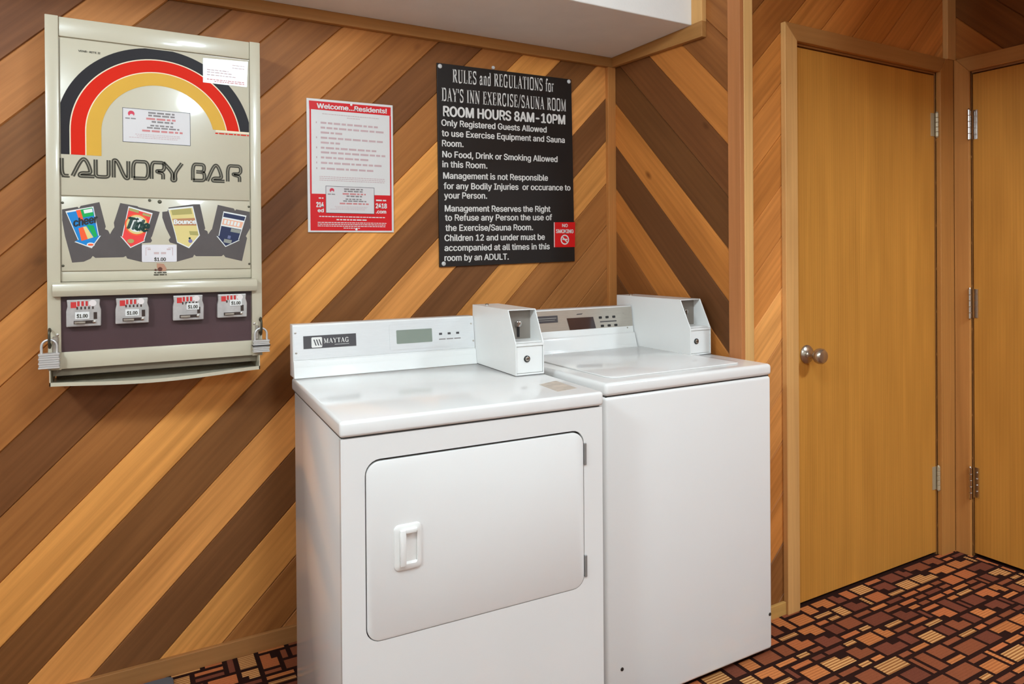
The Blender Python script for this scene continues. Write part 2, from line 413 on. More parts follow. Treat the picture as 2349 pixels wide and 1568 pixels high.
tA = {-9: BRN, -8: LIGHT, -7: MID, -6: BRN, -5: ORG, -4: BRN, -3: (160,112,72), -2: (158,110,70), -1: (150,102,62), 0: (198,142,86), 1: (112,76,50), 2: (202,144,90), 3: (116,78,48), 4: (206,148,88),
      5: (146,98,58), 6: (110,72,44), 7: (150,100,58), 8: (174,120,72), 9: (130,86,50), 10: (142,94,56), 11: (116,78,48), 12: (168,116,74), 13: (112,74,50), 14: (130,88,54)}
bm = boards('wall_back', -4.3, 0.0, 0.0, CEIL, -1, 1.6125, .1794, tA, lambda h, z, d: (h, d, z), [MID, BRN, ORG], 3)
bm.normal_update()
for f in bm.faces:
    if f.normal.y > 0: f.normal_flip()
struct('wall_back', bm, W_board)
tB = {-5: BRN, -4: ORG, -3: RED, -2: DRK, -1: (132,86,50), 0: (172,114,62), 1: (94,62,40), 2: (178,118,64), 3: (100,66,40), 4: (106,68,42), 5: (168,110,60), 6: (132,86,52), 7: (140,92,54)}
bm = boards('wall_right', B_Y, 0.0, 0.0, CEIL, -1, 1.388, .1812, tB, lambda h, z, d: (d, h, z), [MID, BRN, ORG], 5)
for f in bm.faces:
    f.normal_update()
    if f.normal.x > 0: f.normal_flip()
struct('wall_right', bm, W_board)
tC = {-4: BRN, -3: ORG, -2: ORG, -1: (188,132,80), 0: (186,134,86), 1: (206,152,98), 2: (190,130,76), 3: (178,120,68), 4: (172,114,60), 5: (178,120,66), 6: (176,118,64), 7: (146,94,50), 8: (122,78,42), 9: (132,84,46), 10: (110,70,40), 11: (130,84,46)}  # boards above the door toned darker to carry the shade there
DH0, DH1, DZ = 0.2702, 1.1600, 2.03
bm = boards('wall_front_right', 0.0, D_X, 0.0, CEIL, -1, .585, .1805, tC, lambda h, z, d: (h, B_Y + d, z), [MID, BRN, ORG], 9,
            holes=[(0.0, DH0, 0.0, CEIL), (DH1, D_X, 0.0, CEIL), (DH0, DH1, DZ, CEIL)])
for f in bm.faces:
    f.normal_update()
    if f.normal.y > 0: f.normal_flip()
struct('wall_alcove', bm, W_board)
D2A, D2B = -0.7765, -1.66
bm = boards('wall_far_right', -5.2, B_Y, 0.0, CEIL, -1, 2.99, .1805, {0: (110,70,34), -1: (150,98,50), 1: (104,66,34), 2: BRN}, lambda h, z, d: (D_X + d, h, z), [MID, BRN], 13,
            holes=[(D2A, B_Y, 0.0, CEIL), (-5.2, D2B, 0.0, CEIL), (D2B, D2A, DZ, CEIL)])
for f in bm.faces:
    f.normal_update()
    if f.normal.x > 0: f.normal_flip()
struct('wall_far_right', bm, W_board)
bm = BM(); box(bm, -4.36, -4.3, -5.2, 0, 0, CEIL); struct('wall_left', bm, M_paint)
bm = BM(); box(bm, -4.3, D_X, -5.26, -5.2, 0, CEIL); struct('wall_front', bm, M_paint)
bm = BM(); box(bm, -4.36, D_X + .05, -5.26, 0.05, CEIL, CEIL + .05); struct('ceiling', bm, M_ceil)
SOF = 2.1057
bm = BM(); box(bm, -.06, .04, -5.2, -1.08, 2.08, CEIL, .004); struct('added_shade_beam', bm, mat('shade_beam_brown', (150, 104, 60), .6, var=.2, scale=4, aniso=(8, .6, 8)))  # unseen beam, added to shade the upper right walls
bm = BM(); box(bm, -4.3, 0.0, -0.4915, 0.0, SOF, CEIL, .004); struct('ceiling_soffit', bm, M_paint)

# ------------------------------------------------------------------ carpet
def carpet():
    bm = BM(); cl = bm.loops.layers.float_color.new('tone')
    X0, X1, Y0, Y1 = -4.3, D_X, -5.2, 0.0; U = 0.0315
    nx, ny = int((X1 - X0)/U) + 1, int((Y1 - Y0)/U) + 1
    used = [[False]*ny for _ in range(nx)]; rnd = random.Random(21)
    shapes = [(3,2)]*6 + [(2,2)]*4 + [(4,2)]*2 + [(2,1)] + [(3,1)]*2 + [(1,3)] + [(1,2)] + [(2,3)]*3
    f = bm.faces.new([bm.verts.new(p) for p in ((X0,Y0,0),(X1+.2,Y0,0),(X1+.2,Y1,0),(X0,Y1,0))])
    for lp in f.loops: lp[cl] = (*lin((44, 22, 16)), 0)
    # tone rgb + stripe strength in alpha
    kinds = [((140,78,50), .12)]*3 + [((118,64,46), .08)]*3 + [((198,122,70), .45)]*3 + [((212,158,100), .95)]*3 + [((188,108,64), .25)]*2
    for i in range(nx):
        for j in range(ny):
            if used[i][j]: continue
            opts = shapes[:]; rnd.shuffle(opts); opts.append((1, 1))
            for w, h in opts:
                if all(i + a < nx and j + b < ny and not used[i+a][j+b] for a in range(w) for b in range(h)): break
            for a in range(w):
                for b in range(h): used[i+a][j+b] = True
            x0, x1, y0, y1 = X0 + i*U, min(X0 + (i + w)*U, X1), Y0 + j*U, min(Y0 + (j + h)*U, Y1)
            gx = 0.0072
            if x1 - x0 < 2.4*gx or y1 - y0 < 2.4*gx: continue
            if x0 > -.02 and y1 > B_Y:
                y1 = B_Y
                if y1 - y0 < .012: continue
            col, st = rnd.choice(kinds); v = rnd.uniform(.9, 1.1)
            x0 += gx; x1 -= gx; y0 += gx; y1 -= gx
            pts = [(x0, y0), (x1, y0), (x1, y1), (x0, y1)]
            if w*h >= 4 and rnd.random() < .45:      # notched corner
                cx, cy = (x1 - x0)*.36, (y1 - y0)*.4
                pts = [(x0, y0), (x1, y0), (x1, y1 - cy), (x1 - cx, y1 - cy), (x1 - cx, y1), (x0, y1)] if rnd.random() < .5 else \
                      [(x0 + cx, y0), (x1, y0), (x1, y1), (x0, y1), (x0, y0 + cy), (x0 + cx, y0 + cy)]
            f = bm.faces.new([bm.verts.new((p[0], p[1], 0.0012)) for p in pts])
            for lp in f.loops: lp[cl] = (*[c*v for c in lin(col)], st)
    return bm
def carpet_mat():
    m = bpy.data.materials.new('patterned_carpet'); m.use_nodes = True; nt = m.node_tree; b = nt.nodes['Principled BSDF']; N = nt.nodes.new; Lk = nt.links.new
    at = N('ShaderNodeAttribute'); at.attribute_name = 'tone'
    tc = N('ShaderNodeTexCoord'); sep = N('ShaderNodeSeparateXYZ'); Lk(tc.outputs['Object'], sep.inputs[0])
    a = N('ShaderNodeMath'); a.operation = 'MULTIPLY'; a.inputs[1].default_value = 2*math.pi/0.0098; Lk(sep.outputs['Y'], a.inputs[0])
    s = N('ShaderNodeMath'); s.operation = 'SINE'; Lk(a.outputs[0], s.inputs[0])
    r = N('ShaderNodeMapRange'); r.inputs['From Min'].default_value = -.35; r.inputs['From Max'].default_value = .35; Lk(s.outputs[0], r.inputs['Value'])
    fac = N('ShaderNodeMath'); fac.operation = 'MULTIPLY'; Lk(r.outputs[0], fac.inputs[0]); Lk(at.outputs['Alpha'], fac.inputs[1])
    mx = N('ShaderNodeMix'); mx.data_type = 'RGBA'; Lk(fac.outputs[0], mx.inputs['Factor']); Lk(at.outputs['Color'], mx.inputs['A'])
    mul = N('ShaderNodeMix'); mul.data_type = 'RGBA'; mul.blend_type = 'MULTIPLY'; mul.inputs['Factor'].default_value = 1; Lk(at.outputs['Color'], mul.inputs['A']); mul.inputs['B'].default_value = (.46, .30, .22, 1)
    Lk(mul.outputs['Result'], mx.inputs['B'])
    n = N('ShaderNodeTexNoise'); n.inputs['Scale'].default_value = 420; n.inputs['Detail'].default_value = 3; Lk(tc.outputs['Object'], n.inputs['Vector'])
    nr = N('ShaderNodeMapRange'); nr.inputs['To Min'].default_value = .72; nr.inputs['To Max'].default_value = 1.25; Lk(n.outputs['Fac'], nr.inputs['Value'])
    m3 = N('ShaderNodeMix'); m3.data_type = 'RGBA'; m3.blend_type = 'MULTIPLY'; m3.inputs['Factor'].default_value = 1; Lk(mx.outputs['Result'], m3.inputs['A']); Lk(nr.outputs[0], m3.inputs['B'])
    Lk(m3.outputs['Result'], b.inputs['Base Color']); b.inputs['Roughness'].default_value = .95; b.inputs['Specular IOR Level'].default_value = .1
    bp = N('ShaderNodeBump'); bp.inputs['Strength'].default_value = .5; bp.inputs['Distance'].default_value = .003; Lk(n.outputs['Fac'], bp.inputs['Height']); Lk(bp.outputs[0], b.inputs['Normal'])
    return m
struct('floor', carpet(), carpet_mat())

# ------------------------------------------------------------------ trim
def stick(bm, pts, d0, d1, axis, along, tone, bev=.002):
    """a length of trim: polygon prism with grain along 'x','y' or 'z'"""
    t = BM(); prism(t, pts, d0, d1, bev, axis=axis)
    uvl = bm.loops.layers.uv.get('grain') or bm.loops.layers.uv.new('grain'); cl = bm.loops.layers.float_color.get('tone') or bm.loops.layers.float_color.new('tone')
    r = random.Random(hash((round(d0*1e4), round(pts[0][0]*1e4), round(pts[0][1]*1e4))) & 0xffff); ru, rv = r.uniform(0, 40), r.uniform(0, 40)
    vm = {v: bm.verts.new(v.co) for v in t.verts}; ai = 'xyz'.index(along); oth = [i for i in range(3) if i != ai]
    for f in t.faces:
        nf = bm.faces.new([vm[v] for v in f.verts])
        for lp in nf.loops:
            c = lp.vert.co; lp[uvl].uv = (ru + c[ai], rv + c[oth[0]] + c[oth[1]]*.7); lp[cl] = (*lin((min(255, tone[0]*1.0), tone[1]*1.0, tone[2]*.97)), 1)
    t.free(); return bm
TN = {'n': 0}
def trim(pts, d0, d1, axis, along, tone, name=None):
    TN['n'] += 1
    bm = BM(); stick(bm, pts, d0, d1, axis, along, tone)
    return struct(name or 'trim_%d' % TN['n'], bm, W_trim)
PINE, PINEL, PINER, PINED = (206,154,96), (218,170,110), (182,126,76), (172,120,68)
trim(rect(-4.3, 0.0, 2.066, SOF), -.022, 0.0, 'y', 'x', PINED)                          # under the soffit along the back wall
trim([(-.545, 2.05), (-.022, 2.066), (-.022, SOF), (-.545, SOF)], -.022, 0.0, 'x', 'y', PINED)   # under the soffit along the right wall
trim(rect(-.545, -.492, SOF, CEIL), -.022, 0.0, 'x', 'z', PINE)                          # upright beside the soffit end
trim([(-.04, -.02), (0.0, -.02), (0.0, 0.0), (-.04, 0.0)], 0.0, 2.066, 'z', 'z', (186,122,66))   # inner corner
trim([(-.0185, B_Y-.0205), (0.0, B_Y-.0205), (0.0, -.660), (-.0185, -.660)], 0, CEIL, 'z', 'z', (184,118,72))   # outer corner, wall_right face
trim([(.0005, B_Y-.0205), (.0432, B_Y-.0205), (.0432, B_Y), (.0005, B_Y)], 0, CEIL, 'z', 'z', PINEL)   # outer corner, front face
trim([(1.215, B_Y-.022), (D_X, B_Y-.022), (D_X, B_Y), (1.215, B_Y)], 2.09, CEIL, 'z', 'z', PINE)       # upright above the door corner
trim(rect(-4.3, -.04, 0.0, .054), -.0145, 0.0, 'y', 'x', (166,114,68), 'baseboard_back')
trim(rect(.0432, .2065, 0.0, .045), B_Y-.012, B_Y, 'y', 'x', (196,150,86), 'baseboard_alcove')
trim(rect(B_Y-.0205, -.02, 0.0, .054), -.012, 0.0, 'x', 'y', (166,114,68), 'baseboard_right')
# casing of the first door, mitred at the top left
cz, ct = 2.0895, 2.03
yf = B_Y - .020
trim([(.2065, 0), (.2700, 0), (.2700, ct), (.2065, cz)], yf, B_Y, 'y', 'z', PINE)
trim([(.2700, ct), (1.16, ct), (1.2000, cz), (.2065, cz)], yf, B_Y, 'y', 'x', PINED)
trim([(1.163, 0), (1.2612, 0), (1.2612, cz), (1.2035, cz), (1.163, ct+.002)], yf, B_Y, 'y', 'z', (180,122,64))
# casing of the second door
xf = D_X - .016
trim([(-.7745, 0), (B_Y-.020, 0), (B_Y-.020, cz), (-.722, cz), (-.7745, ct)], xf, D_X, 'x', 'z', (188,128,70))
trim([(-1.66, ct), (-.7745, ct), (-.722, cz), (-1.72, cz)], xf, D_X, 'x', 'y', PINED)
trim([(-1.72, 0), (-1.66, 0), (-1.66, ct), (-1.72, cz)], xf, D_X, 'x', 'z', PINE)

# ------------------------------------------------------------------ doors
def slab(bm, x0, x1, y0, y1, z0, z1, along=2):
    t = BM(); box(t, x0, x1, y0, y1, z0, z1, .0015, 1); uvl = bm.loops.layers.uv.new('grain')
    vm = {v: bm.verts.new(v.co) for v in t.verts}
    for f in t.faces:
        nf = bm.faces.new([vm[v] for v in f.verts])
        for lp in nf.loops: lp[uvl].uv = (lp.vert.co.z, lp.vert.co.x + lp.vert.co.y)
    t.free(); return bm
def jamb(name, segs, parent=None):
    bm = BM()
    for s in segs: box(bm, *s)
    return bm
bm = BM(); slab(bm, .2745, 1.1560, B_Y + .003, B_Y + .040, .010, 2.018)
door1 = struct('door_1', bm, W_door); 
part('door_frame', jamb('', [(.2545, .2715, B_Y, B_Y + .11, 0, 2.03), (1.1590, 1.176, B_Y, B_Y + .11, 0, 2.03), (.2545, 1.176, B_Y, B_Y + .11, 2.0225, 2.045)]), mat('jamb_pine', (150, 98, 48), .5), door1)
part('dark_gap_backing', jamb('', [(.2545, 1.176, B_Y + .046, B_Y + .075, 0, 2.03)]), M_black, door1)  # black sheet added behind the door to keep its gaps dark
bm = BM(); slab(bm, D_X + .003, D_X + .040, -1.654, -.7805, .012, 2.018)
door2 = struct('door_2', bm, W_door)
part('door_frame', jamb('', [(D_X, D_X + .11, -.7775, -.762, 0, 2.03), (D_X, D_X + .11, -1.676, -1.658, 0, 2.03), (D_X, D_X + .11, -1.676, -.762, 2.0225, 2.045)]), mat('jamb_pine', (150, 98, 48), .5), door2)
part('dark_gap_backing', jamb('', [(D_X + .046, D_X + .075, -1.676, -.762, 0, 2.03)]), M_black, door2)  # same added black sheet behind the second door
def knob():
    bm = BM()
    lathe(bm, [(.0, 0), (.034, 0), (.034, .004), (.030, .009), (.016, .014), (.0125, .020), (.0125, .034), (.018, .040), (.026, .047), (.0285, .056), (.0275, .066), (.022, .073), (.012, .0755), (.0, .076)], (.3385, B_Y + .003, .908), (0, -1, 0), 36)
    return bm
part('door_knob', knob(), M_nickel, door1, smooth=True, label='satin nickel round knob')
def hinge(parent, ax, x, y, z0, z1, leaf, m):
    bm = BM(); n = 5; h = (z1 - z0)/n
    for i in range(n): lathe(bm, [(0, 0), (.0058, 0), (.0066, .001), (.0066, h - .002), (.0058, h - .001), (0, h - .001)], (x, y, z0 + i*h), (0, 0, 1), 14)
    lathe(bm, [(0, 0), (.005, 0), (.0035, .004), (0, .005)], (x, y, z1), (0, 0, 1), 12)
    lathe(bm, [(0, -.005), (.0035, -.004), (.005, 0), (0, 0)], (x, y, z0), (0, 0, 1), 12)
    box(bm, *leaf, z0 + .002, z1 - .002)
    part('hinge', bm, m, parent, smooth=True, label='steel butt hinge')
for z0, z1 in ((1.760, 1.860), (.274, .374)):
    hinge(door1, 0, 1.1585, B_Y - .0070, z0, z1, (1.130, 1.155, B_Y + .0005, B_Y + .0035), M_hinge)
for z0, z1 in ((1.743, 1.869), (.9965, 1.1215), (.244, .375)):
    hinge(door2, 0, D_X - .0225, -.7775, z0, z1, (D_X + .0005, D_X + .0035, -.800, -.778), M_chrome)

# ------------------------------------------------------------------ dryer (local: x right, y back, origin front left floor corner)
def screw(bm, x, y, z, r, axis=(0, -1, 0), mi=0):
    lathe(bm, [(0, 0), (r, 0), (r*.9, r*.35), (r*.4, r*.5), (0, r*.5)], (x, y, z), axis, 10, mi)
def coin_box(parent, x0, x1, yf, zb, yb, off=(0, 0, 0), rev=False):
    """steel meter case: slanted, recessed coin face above a locked coin vault door"""
    h, hc, sb, t = .190, .092, .050, .003
    o = off
    ybk = yb
    prof = [(yf, zb), (yf, zb + hc), (yf + sb, zb + h), (ybk, zb + h), (ybk, zb)]
    bm = BM()
    prism(bm, prof, x0, x0 + t, .0008, axis='x', seg=1)                   # left cheek
    prism(bm, prof, x1 - t, x1, .0008, axis='x', seg=1)                   # right cheek
    box(bm, x0 + t, x1 - t, yf + sb, ybk, zb + h - t, zb + h)             # top
    box(bm, x0 + t, x1 - t, ybk - t, ybk, zb, zb + h - t)                 # back
    box(bm, x0 + t, x1 - t, yf, yf + .012, zb, zb + .006)                 # sill
    box(bm, x0 + t, x1 - t, yf - .0005, yf + .011, zb + hc - .006, zb + hc + .001)      # shelf edge between face and vault
    part_ = part('coin_meter', bm, M_enamel2, parent, off)
    bm = BM(); box(bm, x0 + t, x1 - t, yf + .010, ybk - t, zb + .0015, zb + hc + .0015); box(bm, x0 + t, x1 - t, yf + sb + .03, ybk - t, zb + hc + .0015, zb + h - t - .001)
    part('coin_meter_chassis', bm, mat('meter_grey_steel', (142, 132, 122), .5, metal=.1, var=.1), part_, o)
    bm = BM(); box(bm, x0 + t + .0012, x1 - t - .0012, yf + .003, yf + .0098, zb + .0068, zb + hc - .0070, .0008, 1)
    part('coin_vault_door', bm, M_enamel2, part_, o)
    cx = x0 + (x1 - x0)*(.40 if not rev else .30)
    bm = BM(); lathe(bm, [(0, 0), (.0098, 0), (.0098, .003), (.0080, .0042), (.0078, .0042)], (cx, yf + .0035, zb + .048), (0, -1, 0), 24, 1)
    lathe(bm, [(0, 0), (.0068, 0), (.0068, .0050), (.0050, .0058), (0, .0058)], (cx, yf + .0035, zb + .048), (0, -1, 0), 20)
    box(bm, cx - .0045, cx + .0045, yf - .0035, yf - .0018, zb + .0470, zb + .0492, mi=1)
    part('vault_lock', bm, [M_steel, M_black], part_, o, smooth=True)
    bm = BM(); cx2 = x0 + (x1 - x0)*.52                                     # coin slot with return lever
    box(bm, cx2 - .0035, cx2 + .0035, yf + sb + .026, yf + sb + .0295, zb + hc + .012, zb + hc + .045, mi=1)
    lathe(bm, [(0, 0), (.009, 0), (.009, .006), (.006, .008), (0, .008)], (cx2, yf + sb + .0275, zb + hc + .052), (0, -1, 0), 14)
    box(bm, cx2 - .011, cx2 - .007, yf + sb + .010, yf + sb + .0295, zb + hc + .045, zb + hc + .058)
    part('coin_slot', bm, [M_chrome, M_black], part_, o, smooth=True)
    bm = BM(); box(bm, x0 + t, x1 - t, yf + .012, yf + sb + .029, zb + hc + .0015, zb + hc + .006); 
    part('coin_shelf', bm, M_enamel2, part_, o)
    bm = BM(); box(bm, x0 - .0008, x1 + .0008, yf - .0010, ybk, zb - .0003, zb + .0012); part('meter_shadow_strip', bm, M_gap, part_, o, label='dark strip as the shadow under the meter')  # dark strip put in as the shadow gap below the case
    if rev:
        bm = BM(); lathe(bm, [(0, 0), (.0035, 0), (.0035, .001), (0, .001)], (x1 - .016, yf + .0045, zb + .020), (0, -1, 0), 14); part('screw_hole', bm, M_black, part_, o)
    bm = BM(); lathe(bm, [(0, 0), (.006, 0), (.006, .003), (.003, .005), (0, .005)], (x0 + .03, ybk - .05, zb + h), (0, 0, 1), 14)
    part('rivet', bm, M_steel, part_, o, smooth=True)
    return part_

DW, DD, ZS, ZT = .6734, .600, .8870, .9237
dry = thing('clothes_dryer', (-1.4208, -.8898, 0), 'white front-loading coin dryer with a rectangular door, nearest the camera beside the washer', 'dryer', rz=math.radians(-2.3))
bm = BM()
DX0, DX1, DZ0, DZ1, DR = .0520, .6170, .4300, .8320, .034
# cabinet: back box plus front skin with the door opening
box(bm, .004, DW - .004, .012, DD, .02, ZS - .002, .006)
outer = rrect(0.0, DW, .02, ZS - .003, .004, 2)
def ring_panel(bm, outer_rect, inner, y0, y1):
    x0, x1, z0, z1 = outer_rect; A = []
    # match each inner point with a point on the outer rectangle
    for p in inner:
        cx, cz = (x0 + x1)/2, (inner_c[1]); A.append(p)
    vi = [bm.verts.new((p[0], y0, p[1])) for p in inner]; vb = [bm.verts.new((p[0], y1, p[1])) for p in inner]
    n = len(inner)
    def snap(p):
        d = [(abs(p[0]-DX0), (x0, p[1])), (abs(p[0]-DX1), (x1, p[1])), (abs(p[1]-DZ0), (p[0], z0)), (abs(p[1]-DZ1), (p[0], z1))]
        return min(d)[1]
    q = len(inner)//4
    outp = []
    for k in range(4):
        seg = inner[k*q:(k+1)*q]
        cx, cz = [(x1, z1), (x0, z1), (x0, z0), (x1, z0)][k]
        for i, p in enumerate(seg):
            # first half of a corner goes to one side, second half to the next, the middle to the corner itself
            mid = (q - 1)/2
            if abs(i - mid) < .6: outp.append((cx, cz))
            elif (i < mid) == (k in (0, 2)): outp.append((cx, p[1]))
            else: outp.append((p[0], cz))
    vo = [bm.verts.new((p[0], y0, p[1])) for p in outp]; vob = [bm.verts.new((p[0], y1, p[1])) for p in outp]
    for i in range(n):
        j = (i+1) % n
        for quad in ([vi[i], vi[j], vo[j], vo[i]], [vi[i], vb[i], vb[j], vi[j]], [vo[i], vo[j], vob[j], vob[i]]):
            if (quad[0].co - quad[1].co).length < 1e-7 or (quad[2].co - quad[3].co).length < 1e-7:
                quad = [v for k2, v in enumerate(quad) if all((v.co - w.co).length > 1e-7 for w in quad[:k2])]
            if len(quad) > 2: bm.faces.new(quad)
inner_c = ((DX0+DX1)/2, (DZ0+DZ1)/2)
inner = rrect(DX0, DX1, DZ0, DZ1, DR, 6)
t = BM(); ring_panel(t, (0.0, DW, .02, ZS - .003), inner, 0.0, .014)
bmesh.ops.remove_doubles(t, verts=t.verts, dist=1e-6); bmesh.ops.recalc_face_normals(t, faces=t.faces)
vm = {v: bm.verts.new(v.co) for v in t.verts}
for f in t.faces: bm.faces.new([vm[v] for v in f.verts])
t.free()
part('cabinet', bm, M_enamel, dry, smooth=True)
bm = BM(); box(bm, .003, DW - .003, .008, DD, ZS - .004, ZS + .001); part('seam', bm, M_gap, dry, label='dark line under the top')
bm = BM()
box(bm, -.003, DW + .002, -.006, DD + .004, ZS + .0008, ZT, .008, 4); part('top_panel', bm, M_enamel, dry, smooth=True)
bm = BM(); box(bm, .01, DW - .01, .02, DD - .01, .004, .021); part('base', bm, M_black, dry, label='black recessed plinth')
for fx, fy in ((.05, .05), (DW - .05, .05), (.05, DD - .05), (DW - .05, DD - .05)):
    bm = BM(); lathe(bm, [(0, 0), (.018, 0), (.018, .006), (.008, .008), (.008, .02), (0, .02)], (fx, fy, .0005), (0, 0, 1), 14); part('foot', bm, M_black, dry)
# door
bm = BM(); g = .0042
prism(bm, rrect(DX0 + g*.6, DX1 - g*.5, DZ0 + g*.4, DZ1 - g*1.3, DR - g*.6, 8), -.0015, .011, .0022)
ddoor = part('door', bm, M_enamel, dry, smooth=True)
bm = BM(); prism(bm, rrect(DX0 + .0002, DX1 - .0002, DZ0 + .0002, DZ1 - .0002, DR, 8), .0105, .0135); part('door_gasket', bm, M_gap, ddoor, label='dark gap round the door')
hx0, hx1, hz0, hz1 = .1150, .1800, .5760, .6790
bm = BM()
# recessed cup handle: raised rounded frame with a hollow
fr = rrect(hx0, hx1, hz0, hz1, .012, 5); inn = rrect(hx0 + .022, hx1 - .012, hz0 + .016, hz1 - .016, .004, 5)
rings = []
for pts, y in ((fr, -.0012), (rrect(hx0 + .001, hx1 - .001, hz0 + .001, hz1 - .001, .012, 5), -.0045), (rrect(hx0 + .004, hx1 - .004, hz0 + .004, hz1 - .004, .011, 5), -.0062),
               (rrect(hx0 + .0185, hx1 - .011, hz0 + .014, hz1 - .014, .006, 5), -.0066), (inn, -.0050), (rrect(hx0 + .024, hx1 - .006, hz0 + .018, hz1 - .018, .003, 5), -.0017)):
    rings.append([bm.verts.new((p[0], y, p[1])) for p in pts])
for A, B in zip(rings, rings[1:]):
    n = len(A)
    for i in range(n): bm.faces.new([A[i], A[(i+1) % n], B[(i+1) % n], B[i]])
bm.faces.new(rings[-1])
# proud grip lip over the hollow's left side
prism(bm, [(hx0 + .012, hz0 + .012), (hx0 + .026, hz0 + .012), (hx0 + .026, hz1 - .010), (hx0 + .012, hz1 - .010)], -.0150, -.006, .003)
prism(bm, [(hx0 + .020, hz1 - .020), (hx1 - .014, hz1 - .020), (hx1 - .012, hz1 - .010), (hx0 + .020, hz1 - .010)], -.0120, -.006, .002)
bmesh.ops.recalc_face_normals(bm, faces=bm.faces)
part('handle', bm, M_wplastic, ddoor, smooth=True)
for z0, z1 in ((.742, .797), (.456, .511)):
    bm = BM(); box(bm, DX1 - .001, DX1 + .006, -.0042, .004, z0, z1, .001, 1); part('hinge', bm, mat('grey_hinge_steel', (140, 136, 132), .45, metal=.2), dry)
# console
cz0 = ZT
prof = [(.572, cz0 + .0005), (.5745, cz0 + .006), (.5805, cz0 + .030), (.5820, cz0 + .046), (.5900, cz0 + .0500), (.6020, cz0 + .1500), (.6060, cz0 + .1535), (.6450, cz0 + .1535), (.6450, cz0 + .0005)]
bm = BM(); prism(bm, prof, 0.0, .5765, .0012, axis='x'); con = part('console', bm, M_enamel2, dry, smooth=True)
def slant(x, z, out=0.0):       # a point on the sloped console face
    t = (z - (cz0 + .05))/.1; return (x, .5900 + .012*t - out, z)
def on_face(bm, pts, out, mi=0, th=0.0):
    if th:
        A = [bm.verts.new(slant(p[0], p[1], out + th)) for p in pts]; B = [bm.verts.new(slant(p[0], p[1], out)) for p in pts]; n = len(pts)
        fs = [bm.faces.new(A)] + [bm.faces.new([A[i], A[(i+1) % n], B[(i+1) % n], B[i]]) for i in range(n)]
        bmesh.ops.recalc_face_normals(bm, faces=fs)
        for f in fs: f.material_index = mi
        fs[0].normal_update()
        if fs[0].normal.y > 0:
            for f in fs: f.normal_flip()
    else:
        f = bm.faces.new([bm.verts.new(slant(p[0], p[1], out)) for p in pts]); f.material_index = mi; f.normal_update()
        if f.normal.y > 0: f.normal_flip()
bm = BM(); on_face(bm, rect(.002, .575, cz0 + .0515, cz0 + .149), .0003, th=.0012); part('facia', bm, M_console, con, label='brushed silver control strip')
bm = BM(); on_face(bm, rrect(.289, .548, .9850, 1.0625, .004, 2), .0015, th=.0012); part('control_overlay', bm, M_console, con)
bm = BM(); on_face(bm, rect(.0295, .1850, 1.0062, 1.0433), .0015, th=.0010)
npl = part('nameplate', bm, M_plate, con, label='charcoal plate with white maker name')
bm = BM(); on_face(bm, rrect(.0525, .0835, 1.0085, 1.0385, .003, 3), .0028)
for k in range(3): on_face(bm, [(.058 + k*.0075, 1.032), (.0615 + k*.0075, 1.032), (.0675 + k*.0075, 1.014), (.064 + k*.0075, 1.014)], .0030, 1)
tb = BM(); serif(tb, 'MAYTAG', .0885, .1640, 1.0200, .0135, 0.0)
for f in tb.faces: on_face(bm, [(v.co.x, v.co.z) for v in f.verts], .0028)
tb.free()
on_face(bm, rect(.120, .163, 1.0140, 1.0150), .0028)
part('lettering', bm, [M_signwhite, M_plate], npl)
bm = BM(); on_face(bm, rrect(.3112, .4286, 1.0030, 1.0450, .002, 2), .0028, th=.0006); part('display', bm, M_lcd, con)
bm = BM(); on_face(bm, rect(.3080, .4310, 1.0005, 1.0475), .0022, th=.0004); part('display_frame', bm, mat('display_bezel', (140, 138, 132), .4), con)
for k in range(3):
    bm = BM(); on_face(bm, rect(.4525 + k*.0295, .4625 + k*.0295, 1.0225, 1.0290), .0027, th=.001); part('button', bm, M_plate, con)
bm = BM()
for k in range(3): on_face(bm, rect(.4515 + k*.0262, .4515 + k*.0262 + .0225, 1.0070, 1.0105), .0028)
part('button_legend', bm, M_ink, con)
for x, z in ((.0075, 1.0535), (.0085, .9955), (.566, 1.0525), (.5710, .9970)):
    bm = BM(); p = slant(x, z, .0014); screw(bm, *p, .0032); part('screw', bm, M_steel, con, smooth=True)
coin_box(dry, .5770, .6715, .2985, ZT + .0005, .6100)
bm = BM(); prism(bm, [(.5755, .1567), (.6443, .1848), (.6400, .0664), (.5715, .0500)], ZT + .0001, ZT + .0005, axis='z')
wl = part('warning_label', bm, mat('worn_tan_label', (206, 190, 174), .5, var=.2, scale=40), dry, label='worn faded tan label on the top')

# ------------------------------------------------------------------ washer (world coordinates, root at its front left floor corner)
WX0, WX1, WYF, WYB, WS, WT = -.6864, -.0333, -.8485, -.2400, .8890, .9262
WO = (WX0, WYF, 0)
wash = thing('washing_machine', WO, 'white top-loading coin washer with a plain front, in the corner by the wooden door', 'washing machine')
def wpart(name, bm, m, parent=None, **k): return part(name, bm, m, parent or wash, WO if True else (0, 0, 0), **k)
bm = BM(); box(bm, WX0, WX1, WYF, WYB, .020, WS - .0015, .010, 4); wpart('cabinet', bm, M_enamel, smooth=True)
bm = BM(); box(bm, WX0 + .006, WX1 - .006, WYF + .006, WYB - .006, WS - .003, WS + .002); wpart('seam', bm, M_gap, label='dark line under the lid panel')
bm = BM(); box(bm, WX0 - .001, WX1 + .001, WYF - .003, WYB, WS + .0012, WT, .011, 5); wpart('top_panel', bm, M_enamel, smooth=True)
bm = BM(); prism(bm, rrect(WX0 + .055, WX1 - .075, -.800, -.330, .03, 6), WT + .0002, WT + .0042, .0024, axis='z'); wpart('lid', bm, M_enamel, smooth=True)
bm = BM(); box(bm, WX0 + .02, WX1 - .02, WYF + .03, WYB - .02, .006, .021); wpart('base', bm, M_black, label='black recessed base')
